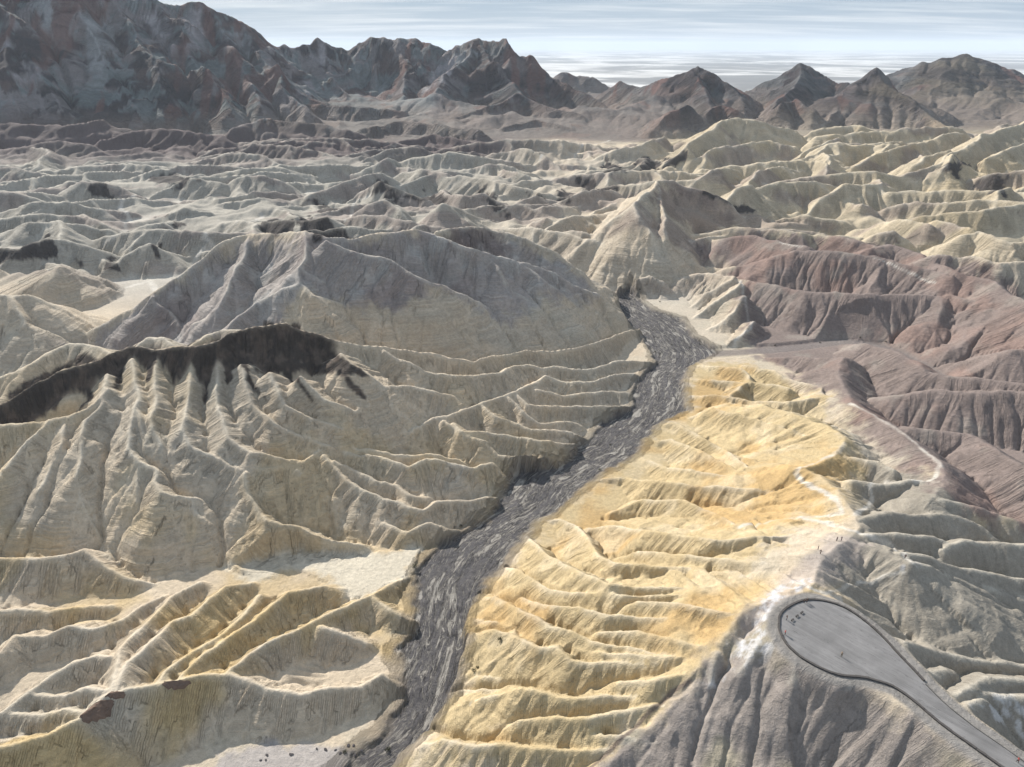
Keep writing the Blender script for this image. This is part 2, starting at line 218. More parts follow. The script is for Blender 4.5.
        [(-14.1,188.8,8.1),(-5.7,178.6,16.7),(1.0,171.4,20.7),(4.1,166.1,22.6),(10.8,160.4,21.1),(17.6,149.9,24.2)],
        [(-12.9,199.7,6.4),(-6.0,193.3,13.6),(-1.7,184.8,18.7),(4.2,175.7,23.8),(8.0,171.0,25.3),(11.8,164.3,27.7),(17.6,160.7,29.3),(24.5,154.6,31.4),(32.7,151.0,33.1),(39.8,147.0,35.5),(47.5,142.9,37.9)],
        [(1.1,196.7,12.5),(7.8,183.8,20.5),(14.0,176.3,25.4),(21.7,171.8,28.7),(29.2,164.5,32.4),(38.6,161.4,34.6),(46.1,157.9,37.2),(54.4,154.3,40.0)],
        [(-2.8,219.7,4.4),(3.0,207.7,13.2),(8.1,195.0,19.4),(13.0,188.1,22.4),(20.9,181.4,26.3),(35.9,173.0,32.6),(44.8,170.4,34.9),(52.7,167.9,37.3),(61.9,165.9,39.1)],
        [(5.9,242.0,2.2),(11.0,221.9,12.5),(17.3,201.4,23.0),(23.2,189.2,28.9),(27.6,183.9,30.4),(31.8,178.2,32.1),(44.2,175.7,33.9),(52.7,174.1,35.0),(62.0,171.4,37.1)],
        [(14.6,255.0,1.5),(21.0,253.2,3.8),(26.6,242.3,7.7),(30.5,222.2,15.7),(31.9,203.7,23.4),(36.2,196.1,26.6),(47.6,192.3,28.4),(56.5,189.4,29.9),(65.7,184.3,33.0)],
        [(62.8,308.9,1.5),(73.5,288.1,7.5),(84.5,276.3,13.3),(94.5,267.6,17.4),(104.6,256.8,22.7)],
        [(72.9,322.8,2.2),(83.4,319.2,6.1),(90.4,291.8,14.7),(95.1,283.1,16.2),(101.5,266.1,20.4),(108.0,248.9,24.7)],
        [(79.9,340.5,1.5),(90.1,338.1,4.7),(98.4,317.6,8.2),(104.6,305.8,8.1),(105.3,273.8,19.0),(108.5,249.9,25.1)],
        [(99.2,346.3,3.4),(110.8,341.4,12.2),(119.9,327.1,14.9),(127.1,317.7,17.0),(135.9,304.7,20.3),(145.1,290.7,23.9)],
        [(39.8,284.2,1.5),(54.1,285.4,4.7),(64.9,269.4,11.4),(77.8,258.7,16.9),(92.6,251.0,21.0),(102.7,246.4,23.4),(113.6,241.0,26.2)],
        [(45.5,256.5,5.2),(55.9,255.9,10.9),(72.4,244.9,18.6),(78.9,231.4,22.3),(83.9,216.2,27.8),(88.2,199.2,34.6)],
        [(32.9,242.2,6.8),(43.8,232.9,14.8),(53.6,214.2,25.7),(70.6,197.6,35.0),(86.6,195.0,38.3),(96.5,195.8,38.4),(107.1,195.5,39.4)],
        [(14.6,158.9,25.7),(25.5,150.7,31.4),(38.6,145.0,36.3),(45.7,142.6,38.3),(53.6,140.1,40.2)],
        [(39.7,168.3,34.9),(52.3,158.8,41.7),(59.6,154.0,44.3),(66.4,151.0,45.5),(74.7,149.3,45.2)],
        [(29.7,139.5,32.9),(37.1,136.4,36.3),(43.6,136.5,38.1),(51.0,137.1,39.4),(59.7,138.5,40.2)],
        [(47.3,208.3,22.0),(61.4,193.6,31.7),(74.6,183.2,38.2),(81.6,178.1,41.2),(89.5,173.2,44.1)],
        [(26.7,160.6,30.2),(37.4,154.5,35.4),(47.2,147.3,39.6),(53.6,143.2,41.8),(61.7,141.4,41.3)],
        [(12.8,130.1,24.8),(23.0,126.6,28.5),(27.9,124.9,29.6),(34.6,122.8,30.7),(42.3,121.3,30.9)],
    ]),
    ('M', (0.66, 0.66, 12, 2.0, 4.5, 17, 0.3), [
        [(-430.7,547.0,35.0),(-404.5,547.4,30.8),(-386.9,546.2,33.6),(-364.9,549.9,35.0),(-353.0,560.8,21.0),(-342.5,570.9,8.4)],
        [(-493.1,630.9,22.4),(-436.9,616.6,28.0),(-423.4,633.8,33.6),(-413.1,641.4,30.8),(-385.0,634.3,25.2),(-369.6,651.4,11.2)],
        [(-398.2,644.7,14.0),(-355.2,611.2,16.8),(-340.5,630.8,25.2),(-329.6,634.2,28.0),(-315.7,630.9,22.4),(-302.1,658.1,8.4)],
        [(-410.2,712.1,11.2),(-387.2,690.6,19.6),(-366.3,693.5,30.8),(-348.3,698.5,33.6),(-334.2,696.2,25.2),(-317.1,695.1,8.4)],
        [(-585.1,764.9,25.2),(-543.1,750.2,25.2),(-501.1,753.7,30.8),(-463.6,760.0,25.2),(-442.1,774.1,11.2)],
        [(-658.9,858.3,33.6),(-622.1,873.6,30.8),(-584.9,889.0,28.0),(-558.4,922.8,16.8)],
        [(-562.6,887.4,11.2),(-516.8,875.8,19.6),(-494.2,887.4,11.2)],
        [(-478.5,975.0,7.0),(-462.2,979.7,16.8),(-430.5,984.0,28.0),(-392.9,969.3,25.2),(-367.7,1011.4,11.2)],
        [(-416.3,837.5,8.4),(-384.0,801.4,19.6),(-368.2,806.8,25.2),(-344.1,812.1,19.6),(-327.8,806.0,8.4)],
        [(-424.3,925.5,11.2),(-361.2,882.0,19.6),(-324.5,904.4,25.2),(-290.2,951.6,14.0)],
        [(-285.3,918.9,11.2),(-253.1,907.8,19.6),(-209.8,950.0,33.6),(-184.8,980.8,36.4),(-153.0,986.6,19.6)],
        [(-343.9,901.3,8.4),(-288.2,847.9,16.8),(-228.9,764.9,25.2),(-205.8,756.3,19.6)],
        [(-339.2,791.0,8.4),(-306.7,781.1,14.0),(-259.2,731.4,25.2),(-231.3,720.1,30.8),(-207.2,707.5,33.6),(-186.0,703.8,36.4),(-171.2,721.1,22.4)],
        [(-211.2,904.6,14.0),(-198.3,919.7,22.4),(-159.9,910.6,36.4),(-137.0,895.7,28.0),(-102.1,890.2,16.8)],
        [(-167.6,1088.1,19.6),(-127.0,1052.3,30.8),(-92.5,1034.4,28.0),(-60.1,1035.2,14.0)],
        [(-216.0,1194.7,14.0),(-166.3,1171.1,25.2),(-104.2,1179.2,36.4),(-41.6,1175.1,30.8),(8.1,1188.7,19.6),(47.8,1200.4,8.4)],
        [(-99.7,763.9,16.8),(-84.9,753.7,30.8),(-72.0,744.8,42.0),(-57.0,765.7,33.6),(-36.1,798.7,16.8),(-11.4,806.0,8.4)],
        [(5.4,755.4,11.2),(23.8,731.4,25.2),(38.1,729.4,30.8),(55.9,743.9,22.4),(75.1,776.6,8.4)],
        [(-172.7,806.7,19.6),(-159.9,815.2,28.0),(-146.3,824.0,30.8),(-126.7,804.1,22.4),(-112.0,791.1,14.0)],
        [(-94.3,942.1,19.6),(-57.2,871.6,25.2),(-32.9,875.9,28.0),(-14.5,863.5,19.6)],
        [(53.5,887.4,11.2),(71.7,886.4,22.4),(98.5,909.4,28.0),(126.2,926.6,22.4),(145.2,918.9,11.2)],
        [(9.5,842.9,8.4),(38.9,839.9,19.6),(69.1,847.9,16.8)],
        [(72.0,1085.3,8.4),(109.2,1088.1,19.6),(149.4,1089.3,25.2),(191.5,1088.1,19.6),(214.3,1086.0,11.2)],
        [(135.3,1270.6,11.2),(177.4,1269.0,28.0),(222.3,1285.5,39.2),(278.1,1350.1,42.0)],
        [(-16.7,1004.1,8.4),(11.3,1018.4,19.6),(47.1,1035.0,19.6),(68.9,1035.2,8.4)],
    ]),
    ('N', (0.62, 0.62, 16, 2.0, 6, 24, 0.35), [
        [(545.0,1322.8,45.0),(617.1,1339.5,50.0),(680.2,1348.3,52.5),(743.0,1367.2,57.5),(825.1,1375.1,55.0)],
        [(449.9,1172.5,25.0),(512.7,1237.8,40.0),(568.9,1307.5,45.0)],
        [(472.1,1069.5,22.5),(499.3,1069.1,32.5),(553.7,1113.2,45.0),(608.2,1134.7,52.5),(688.2,1185.9,60.0),(739.0,1219.9,62.5)],
        [(476.8,947.9,25.0),(518.0,949.5,37.5),(575.4,976.6,50.0),(616.5,1018.4,60.0),(687.4,1084.5,72.5),(800.1,1170.1,82.5),(962.6,1300.6,90.0)],
        [(549.9,1001.3,42.5),(580.4,1024.8,52.5),(614.3,1037.9,57.5)],
        [(543.1,941.5,35.0),(561.5,950.2,47.5),(599.6,987.5,57.5),(603.6,967.7,50.0),(628.8,965.0,35.0)],
        [(404.6,1154.0,20.0),(438.3,1154.7,27.5),(468.6,1116.9,22.5),(511.2,1133.4,12.5)],
        [(361.6,1078.1,12.5),(373.3,1058.4,20.0),(424.0,1071.8,25.0),(471.7,1085.5,20.0)],
        [(342.0,953.7,17.5),(352.0,919.2,27.5),(399.3,905.0,30.0),(444.6,898.4,27.5)],
        [(420.5,853.3,27.5),(444.1,844.3,35.0),(475.8,843.2,37.5),(525.7,829.3,40.0),(572.5,803.4,42.5),(594.2,778.2,45.0)],
        [(425.0,801.0,27.5),(442.5,798.1,32.5),(485.6,783.8,37.5),(526.1,770.9,40.0),(566.3,737.1,42.5)],
        [(392.7,714.6,30.0),(405.6,707.8,37.5),(426.1,710.1,40.0),(463.9,707.6,42.5),(510.8,719.7,45.0),(561.3,732.4,47.5)],
        [(370.4,710.1,30.0),(374.8,687.3,40.0),(385.9,653.4,40.0),(402.0,642.0,32.5)],
        [(395.2,681.8,32.5),(399.8,663.0,42.5),(411.4,634.6,42.5),(425.2,627.3,32.5)],
        [(379.5,609.6,32.5),(387.1,604.8,42.5),(403.9,605.3,45.0),(408.0,577.5,45.0),(432.5,570.9,45.0)],
        [(331.3,552.8,35.0),(329.0,540.3,42.5),(350.3,531.1,45.0),(361.3,511.7,45.0),(389.3,507.4,46.2)],
        [(265.8,667.1,22.5),(286.9,657.5,32.5),(306.4,628.2,35.0),(316.5,606.2,32.5)],
        [(327.7,657.1,25.0),(333.1,647.0,35.0),(349.6,644.3,37.5),(361.6,637.2,30.0)],
        [(267.8,759.1,12.5),(288.9,762.5,22.5),(319.1,759.2,27.5),(356.1,754.5,20.0)],
        [(350.9,868.5,15.0),(377.1,848.0,25.0),(392.6,805.2,30.0),(417.2,804.8,20.0)],
        [(341.9,912.3,12.5),(358.3,892.4,22.5),(387.2,872.7,25.0)],
        [(237.3,1171.0,17.5),(282.2,1204.4,42.5),(357.6,1306.2,70.0),(395.8,1333.7,77.5),(432.1,1333.6,72.5),(502.8,1375.1,55.0),(545.5,1407.6,37.5)],
        [(263.9,1208.0,20.0),(289.7,1233.8,32.5),(320.6,1263.7,45.0),(351.4,1265.6,35.0),(379.9,1249.1,17.5)],
        [(340.4,1185.9,20.0),(353.5,1206.3,25.0),(398.7,1237.8,40.0),(440.0,1263.7,45.0),(485.0,1265.6,35.0)],
        [(315.9,1130.1,10.0),(355.0,1137.0,22.5),(386.2,1137.0,22.5),(409.9,1133.4,12.5)],
        [(321.9,1042.1,10.0),(324.7,1029.3,15.0),(377.6,1041.1,20.0),(445.0,1100.3,25.0),(482.2,1085.5,20.0)],
        [(285.2,1165.3,7.5),(301.9,1140.2,17.5),(327.3,1133.4,12.5)],
        [(642.5,994.9,50.0),(674.6,1018.4,60.0),(722.3,1044.2,67.5)],
        [(595.7,941.3,32.5),(621.3,925.9,45.0),(650.0,925.4,50.0),(704.5,941.6,57.5)],
    ]),
    ('X', (0.62, 0.62, 90, 4.0, 40, 130, 0.4), [
        [(-715.3,2250.0,217.7),(-695.9,2300.0,199.9),(-635.6,2350.0,202.8),(-589.2,2400.0,192.0),(-525.2,2450.0,172.2),(-460.5,2450.0,192.0),(-349.9,2450.0,206.1),(-287.3,2450.0,208.9),(-207.7,2420.0,183.6),(-174.6,2400.0,200.3),(-112.1,2380.0,213.8),(-66.1,2360.0,210.9),(-6.0,2330.0,191.9),(52.9,2280.0,152.1),(110.0,2230.0,121.4),(177.4,2150.0,82.6),(238.2,2050.0,52.6),(275.1,1950.0,25.5)],
        [(-755.6,2200.0,249.4),(-683.5,2080.0,191.7),(-602.3,1960.0,134.4),(-540.1,1850.0,81.9),(-489.3,1780.0,48.7)],
        [(-919.8,2100.0,309.5),(-837.9,1990.0,225.8),(-771.0,1880.0,145.5),(-699.0,1800.0,106.6),(-631.2,1720.0,62.0)],
        [(-771.0,1880.0,145.5),(-780.8,1760.0,72.1),(-779.9,1680.0,29.3)],
        [(-1119.4,2000.0,323.4),(-1040.5,1920.0,267.6),(-964.1,1830.0,191.5),(-889.4,1740.0,119.9),(-820.0,1660.0,58.2)],
        [(-1268.7,1930.0,327.0),(-1152.3,1820.0,243.2),(-1068.9,1720.0,161.4),(-965.6,1620.0,85.4),(-904.2,1560.0,30.9)],
        [(-964.1,1830.0,191.5),(-974.3,1750.0,119.5),(-986.0,1680.0,56.7)],
        [(-589.2,2400.0,192.0),(-532.4,2250.0,112.8),(-465.6,2120.0,66.1),(-429.7,2000.0,36.2)],
        [(-112.1,2380.0,213.8),(-176.9,2200.0,127.5),(-210.0,2080.0,81.1),(-228.2,1980.0,42.7)],
        [(-112.1,2380.0,213.8),(-34.2,2200.0,127.5),(26.9,2050.0,77.7),(59.4,1950.0,44.9)],
        [(-349.9,2450.0,206.1),(-316.3,2280.0,125.3),(-312.2,2120.0,66.1)],
        [(-800.1,2150.0,281.6),(-729.9,2010.0,191.7),(-642.2,1880.0,114.2),(-588.5,1780.0,64.1)],
        [(-1023.2,2050.0,315.6),(-939.5,1950.0,247.0),(-856.4,1840.0,170.2),(-803.1,1740.0,98.9)],
        [(-1152.3,1820.0,243.2),(-1129.2,1720.0,181.5),(-1076.5,1640.0,114.0),(-1044.5,1580.0,58.7)],
        [(-889.4,1740.0,119.9),(-890.7,1650.0,63.1),(-874.4,1580.0,24.9)],
        [(-602.3,1960.0,134.4),(-620.2,1830.0,71.9),(-619.7,1740.0,34.5)],
    ]),
    ('X0', (0.8, 0.8, 60, 4.0, 36, 110, 0.3), [
        [(-1548.4,1900.0,339.2),(-1233.7,1950.0,328.5),(-1119.4,2000.0,323.4),(-1023.2,2050.0,315.6),(-919.8,2100.0,309.5),(-850.3,2150.0,300.6),(-800.1,2150.0,281.6),(-755.6,2200.0,249.4),(-715.3,2250.0,217.7)],
    ]),
    ('X3', (0.42, 0.42, 60, 40.0, 9, 60, 0.3), [
        [(1330.9,2900.0,2.8),(1372.2,2850.0,54.6),(1429.2,2800.0,100.5),(1473.0,2760.0,131.2),(1516.0,2720.0,154.4),(1571.8,2700.0,164.1),(1635.3,2700.0,148.3),(1718.9,2700.0,113.3),(1827.8,2700.0,68.2),(2028.2,2700.0,-0.9)],
        [(1544.5,2710.0,157.7),(1367.3,2450.0,91.2),(1201.6,2200.0,34.5)],
        [(1646.7,2700.0,145.2),(1547.3,2450.0,76.5),(1423.9,2200.0,20.9)],
    ]),
    ('X2', (0.52, 0.52, 60, 3.0, 22, 90, 0.4), [
        [(-532.4,1900.0,58.0),(-457.1,1900.0,58.0),(-359.5,1900.0,53.3),(-262.2,1900.0,41.6),(-162.6,1880.0,31.4)],
        [(-160.4,1850.0,24.7),(-65.4,1900.0,53.3),(25.7,1960.0,82.6),(92.9,1900.0,58.0),(174.5,1820.0,34.2),(219.4,1760.0,15.0)],
        [(298.8,2450.0,61.7),(338.5,2400.0,84.6),(385.2,2300.0,80.7),(439.3,2250.0,107.4),(486.0,2230.0,124.0),(524.1,2210.0,129.9),(566.6,2180.0,117.8),(599.1,2120.0,89.2),(608.1,2020.0,54.6)],
        [(512.1,2220.0,129.6),(505.4,2050.0,82.7),(503.4,1900.0,48.6)],
        [(735.4,2400.0,49.7),(774.0,2380.0,65.4),(805.9,2350.0,95.3),(822.1,2320.0,118.6),(856.0,2300.0,141.0),(911.5,2280.0,119.9),(957.5,2250.0,93.9),(950.2,2150.0,90.4),(951.6,2050.0,107.4),(949.1,2000.0,133.2),(957.1,1950.0,106.7),(971.6,1880.0,80.1),(987.1,1800.0,47.1),(1009.0,1720.0,21.1)],
        [(856.0,2300.0,141.0),(784.5,2120.0,91.8),(700.6,1980.0,57.3),(632.7,1880.0,33.8)],
        [(950.2,2150.0,90.4),(845.9,1950.0,52.1),(744.1,1780.0,26.5)],
        [(330.2,1650.0,42.6),(352.5,1680.0,56.7),(393.3,1720.0,70.5),(411.4,1680.0,48.3)],
        [(435.7,1700.0,55.1),(485.8,1750.0,68.4),(515.6,1720.0,57.8)],
        [(218.1,3500.0,82.3),(286.7,3500.0,69.8),(359.3,3450.0,63.3),(436.2,3400.0,24.3),(565.5,3350.0,-26.3)],
        [(-697.0,1420.0,12.4),(-630.8,1450.0,19.9),(-593.2,1480.0,20.2),(-511.5,1440.0,9.9)],
        [(-573.8,1350.0,7.1),(-519.5,1380.0,10.2),(-454.0,1330.0,2.8)],
        [(655.0,1850.0,63.8),(721.6,1900.0,67.3),(731.4,1820.0,50.1)],
        [(-1135.8,1480.0,39.1),(-1046.9,1500.0,48.4),(-985.6,1500.0,52.2),(-895.5,1480.0,46.6),(-834.4,1520.0,58.0)],
        [(-778.4,1400.0,29.4),(-722.9,1450.0,45.8),(-641.4,1440.0,43.2),(-557.9,1420.0,36.2)],
        [(-574.4,1520.0,38.8),(-509.5,1580.0,52.8),(-420.8,1560.0,46.7),(-330.0,1520.0,38.8)],
        [(-325.9,1600.0,30.9),(-251.0,1680.0,39.9),(-157.9,1640.0,35.2),(-67.8,1580.0,28.9)],
        [(-27.3,1700.0,25.2),(65.7,1760.0,32.7),(143.5,1700.0,20.9)],
        [(-900.6,1350.0,21.2),(-841.8,1380.0,31.7),(-762.4,1350.0,24.7)],
        [(-448.2,1430.0,22.2),(-377.4,1460.0,30.0),(-293.3,1430.0,25.9)],
        [(-223.7,1480.0,20.2),(-167.6,1520.0,27.3),(-83.9,1480.0,20.2)],
    ]),
]
WASH = [(-50.9,133.9),(-47.5,141.2),(-38.9,148.6),(-36.1,158.8),(-37.2,173.6),(-40.3,180.6),(-34.5,189.9),(-38.0,206.1),(-38.8,221.9),(-30.4,238.8),(-21.7,247.7),(-9.0,259.9),(-5.6,275.6),(1.5,293.5),(23.9,299.0),(33.4,316.4),(41.7,326.7),(50.1,344.4),(71.1,364.8),(71.2,380.5),(81.2,404.6),(94.4,424.8),(93.2,478.3),(85.1,513.9),(82.9,556.7),(100.0,583.2),(106.1,556.7),(113.1,527.5),(129.0,509.4),(130.6,476.3),(141.0,446.7),(116.4,420.0),(106.2,394.4),(100.1,358.6),(78.8,339.8),(63.8,311.4),(38.6,286.5),(14.7,257.7),(4.3,242.2),(-3.6,223.1),(-14.4,206.1),(-16.7,186.1),(-15.0,176.2),(-17.0,164.6),(-18.6,155.1),(-24.9,146.2),(-31.2,138.9),(-33.8,134.8)]
WASH_MID = [(-42.3,134.4),(-29.4,151.4),(-26.2,172.6),(-25.1,193.0),(-22.9,213.5),(-16.2,233.6),(-4.3,251.6),(9.7,267.9),(19.8,286.5),(34.5,300.9),(49.1,315.0),(60.7,333.1),(74.1,349.8),(83.3,368.4),(90.1,388.0),(97.6,408.1),(110.0,425.6),(115.8,444.4),(112.1,465.5),(111.4,487.3),(104.7,507.0),(97.6,527.1),(94.5,548.5),(91.5,570.0)]
TRIB = [(127.3,439.7),(155.4,443.1),(183.8,446.7),(206.5,452.0),(233.8,459.4),(254.1,450.2),(262.6,432.8),(265.7,413.4),(267.1,398.2)]
PLAT = [(73.98,147.43),(75.76,149.72),(79.82,152.45),(84.09,154.04),(87.9,153.64),(91.78,152.05),(94.65,148.95),(97.04,144.45),(98.83,139.09),(99.66,134.32),(100.87,130.09),(102.23,123.61),(103.49,119.24),(106.4,113.17),(110.18,107.74),(112.49,104.05),(116.25,97.79),(113.49,93.87),(107.12,102.86),(103.5,108.24),(99.74,113.71),(96.98,120.1),(94.26,124.36),(90.86,126.03),(87.26,127.42),(82.07,127.57),(78.44,129.77),(74.84,133.0),(72.8,136.68),(72.31,139.79),(72.35,143.0)]
PAN = [(-88.5,236.3),(-58.5,231.8),(-38.2,234.4),(-39.6,219.6),(-50.6,209.3),(-60.9,203.9),(-66.5,212.1),(-84.3,220.8),(-100.3,214.9),(-113.2,223.8)]
LOW = [(-164.4,119.0),(-115.1,127.3),(-91.2,133.9),(-83.9,141.5),(-64.0,144.8),(-50.0,142.8),(-40.8,119.0)]
ZONES = {
    'yellow': [(-31.3,130.4),(-24.5,134.8),(-13.8,172.3),(-2.8,218.5),(14.8,260.1),(42.3,285.4),(78.7,340.2),(101.3,360.0),(115.9,423.9),(155.9,422.7),(166.4,381.4),(173.0,348.7),(153.7,278.0),(150.6,257.5),(105.4,211.2),(75.2,178.6),(57.2,144.2),(47.0,132.8),(18.4,117.7)],
    'red': [(179.8,530.4),(193.1,623.9),(165.0,645.5),(236.6,668.7),(276.6,646.6),(352.0,631.5),(344.3,528.9),(368.8,484.6),(341.7,403.5),(213.3,218.8),(178.1,217.1),(167.2,230.4),(171.1,254.1),(168.0,276.2),(172.4,316.2),(176.3,349.7),(176.1,405.8),(165.6,432.4),(163.0,459.5),(169.6,510.8)],
    'grey': [(-277.6,401.5),(-240.0,428.4),(-199.5,458.8),(-178.8,476.7),(-132.2,451.1),(-88.0,465.7),(-62.7,477.0),(-38.9,524.9),(13.7,529.3),(60.2,523.2),(64.7,493.8),(19.1,457.1),(5.2,433.1),(-45.5,427.7),(-71.8,410.1),(-127.5,408.5),(-157.2,353.6)],
    'dark': [(-242.5,273.5),(-257.1,320.6),(-240.0,342.7),(-218.0,354.4),(-156.6,351.4),(-145.1,388.9),(-123.5,384.6),(-98.9,346.6),(-82.1,327.0),(-72.7,322.5),(-80.3,316.0),(-98.0,326.8),(-113.2,326.8),(-124.9,319.8),(-133.5,315.9),(-146.9,318.6),(-159.3,319.1),(-186.4,322.8),(-202.4,313.9),(-219.1,305.6),(-223.6,293.7)],
    'brown_a': [(-77.4,349.4),(-63.6,386.9),(-57.4,340.6),(-64.2,335.3),(-77.6,333.0)],
    'purple': [(17.1,117.0),(47.0,132.8),(61.9,147.0),(73.9,155.4),(71.2,135.9),(87.5,122.8),(107.7,100.9)],
    'tan': [(150.6,257.5),(171.1,254.1),(178.1,217.1),(213.3,218.8),(118.2,97.5),(101.2,135.9),(99.6,159.7),(90.4,175.6),(112.1,189.1)],
    'salt_a': [(66.6,151.5),(81.4,163.6),(88.9,163.5),(87.8,158.4),(80.5,154.2),(73.3,147.2),(68.7,139.8),(63.7,137.5),(62.7,142.4)],
    'salt_b': [(59.1,140.7),(62.7,140.2),(62.0,134.6),(58.6,134.3)],
    'salt_c': [(49.7,133.6),(56.1,136.5),(55.8,133.6),(51.4,131.4)],
    'salt_d': [(119.3,170.8),(127.4,177.2),(125.7,172.5),(120.5,167.7),(116.0,168.7)],
    'rock_w': [(110.7,120.1),(126.8,130.8),(130.6,126.8),(129.8,120.7),(124.8,121.8),(117.0,120.6)],
    'pan': [(-87.6,233.9),(-58.4,231.6),(-38.2,234.6),(-39.6,219.7),(-49.6,205.2),(-61.2,204.8),(-66.3,211.6),(-84.3,220.9),(-100.5,215.3),(-113.0,223.4)],
    'brown_p': [(155.7,748.3),(177.2,761.4),(204.1,758.1),(236.4,749.9),(196.8,679.9),(179.7,709.5),(147.8,671.2),(134.7,688.2)],
    'brown_g': [(-80.2,703.1),(-37.5,526.3),(-16.8,534.1),(-3.8,529.0),(5.6,480.4),(-23.8,516.8),(-42.3,476.3)],
    'gravel': [(-87.6,129.2),(-87.9,141.0),(-75.7,144.4),(-54.7,144.6),(-47.5,141.4),(-49.3,130.9)],
    'dome': [(906.3,1939.3),(976.6,1981.5),(1428.7,2674.0),(1554.9,2666.6),(1636.4,2583.3),(1697.3,2451.5),(850.0,1208.2),(1200.5,2011.1),(943.8,1832.0)],
    'upslope': [(61.2,144.2),(71.6,156.5),(106.0,190.1),(116.8,184.7),(100.6,169.6),(81.9,154.2),(73.6,146.5)],
}
BLACK = [
    [(-516.2,687.4),(-431.8,619.8),(-454.5,685.2),(-414.8,629.7),(-415.0,615.6),(-434.3,607.5),(-463.2,610.4)],
    [(-397.1,624.6),(-383.6,625.0),(-381.7,610.7),(-393.8,616.5)],
    [(-372.0,629.5),(-367.5,637.2),(-347.5,603.2),(-359.4,607.0)],
    [(-327.8,633.8),(-337.8,668.0),(-318.3,624.0),(-322.2,623.5)],
    [(-422.8,838.1),(-384.5,796.6),(-351.9,773.9),(-374.2,774.6)],
    [(-259.5,719.6),(-272.8,796.9),(-236.9,760.7),(-142.2,461.7),(-165.6,475.7)],
    [(-218.9,712.3),(-235.1,824.3),(-179.7,705.2),(-160.4,684.9),(-123.9,451.5),(-210.2,697.1)],
    [(-255.1,902.0),(-237.6,908.7),(-200.7,838.0),(-218.8,830.4)],
    [(-182.3,910.8),(-179.1,967.2),(-163.9,971.3),(-132.6,897.9),(-152.3,878.8),(-178.2,899.8)],
    [(-129.9,895.0),(-119.9,989.9),(-79.6,889.2),(-114.0,884.7)],
    [(-43.0,965.1),(-25.9,929.0),(-10.6,837.3),(-28.2,836.6)],
    [(19.6,936.6),(43.0,933.6),(31.9,877.1)],
    [(61.2,952.9),(77.5,995.2),(74.0,879.3),(62.0,884.1)],
    [(159.7,1257.9),(177.0,1243.9),(164.4,1047.6),(142.7,1036.5)],
    [(208.9,1232.4),(233.2,1257.3),(242.0,1193.3),(185.6,1054.5)],
    [(257.2,1232.8),(281.4,1189.2),(277.7,1182.4),(242.8,1164.3)],
    [(92.1,1043.0),(111.5,1034.9),(134.6,949.3),(112.4,917.6)],
    [(335.5,1656.6),(421.6,1986.7),(475.1,2069.4),(479.0,1939.4),(573.9,2071.1),(611.5,2007.0),(515.9,1717.2),(433.5,1673.3),(390.5,1633.2),(375.6,1650.4)],
    [(561.4,950.6),(616.2,1016.0),(632.2,1002.9),(581.6,946.0)],
    [(608.1,930.6),(631.6,918.9),(542.3,799.5)],
    [(198.7,758.7),(233.1,763.3),(271.4,776.8),(254.7,779.0)],
    [(-536.0,913.8),(-515.7,929.6),(-513.0,913.5),(-531.3,905.7)],
    [(-543.2,1073.7),(-502.3,1083.2),(-421.5,977.6),(-456.3,977.7)],
    [(919.8,1981.5),(944.5,1990.2),(968.3,1972.8),(1264.4,2446.5),(989.5,1804.4),(804.9,1372.1),(969.1,1804.8),(937.4,1875.1),(907.9,1914.5)],
]
PALE = [
    [(-1042.8,1913.4),(-1038.2,2022.9),(-1007.5,1997.1),(-941.3,1852.9),(-943.6,1764.4),(-985.4,1761.1),(-1033.6,1850.6)],
    [(-934.9,2047.6),(-885.2,2017.1),(-834.7,1933.8),(-874.4,1942.6)],
    [(-1125.3,1746.2),(-1072.3,1707.8),(-1033.4,1683.8),(-1060.1,1687.3)],
    [(-763.8,2118.5),(-733.3,2165.6),(-725.0,2078.7),(-718.6,1967.8)],
    [(-588.6,2368.8),(-557.9,2393.2),(-573.4,2273.0),(-538.6,1932.0),(-576.2,2040.1)],
    [(-261.2,2315.2),(-205.5,2386.3),(-172.6,2348.3),(-199.0,2114.2),(-238.2,2162.5)],
    [(-306.4,3986.8),(-152.2,2371.4),(-123.8,2273.8),(-151.6,2252.9)],
    [(-691.4,1443.5),(-759.6,1691.6),(-629.4,1433.0),(-654.3,1417.6)],
    [(-868.7,2117.8),(-830.9,2120.8),(-796.4,2034.5),(-805.1,1955.4)],
    [(-1135.5,1923.0),(-1089.6,1900.6),(-1065.4,1848.4),(-1099.4,1851.2)],
]
DRIPS = [
    [(-150.7,320.7),(-149.8,313.4),(-147.1,302.3)],
    [(-137.5,326.6),(-125.6,306.8),(-115.5,297.2)],
    [(-115.6,328.0),(-101.6,304.5),(-95.3,299.6)],
    [(-87.9,324.5),(-80.1,314.1),(-72.4,310.0)],
    [(-166.4,322.1),(-162.9,313.2)],
    [(-195.8,323.3),(-190.8,305.4)],
    [(-209.5,313.3),(-202.2,301.7),(-206.2,298.4)],
    [(-219.7,308.0),(-218.9,300.1)],
    [(-179.7,322.4),(-177.3,310.3)],
    [(-143.1,322.4),(-137.9,311.6)],
]
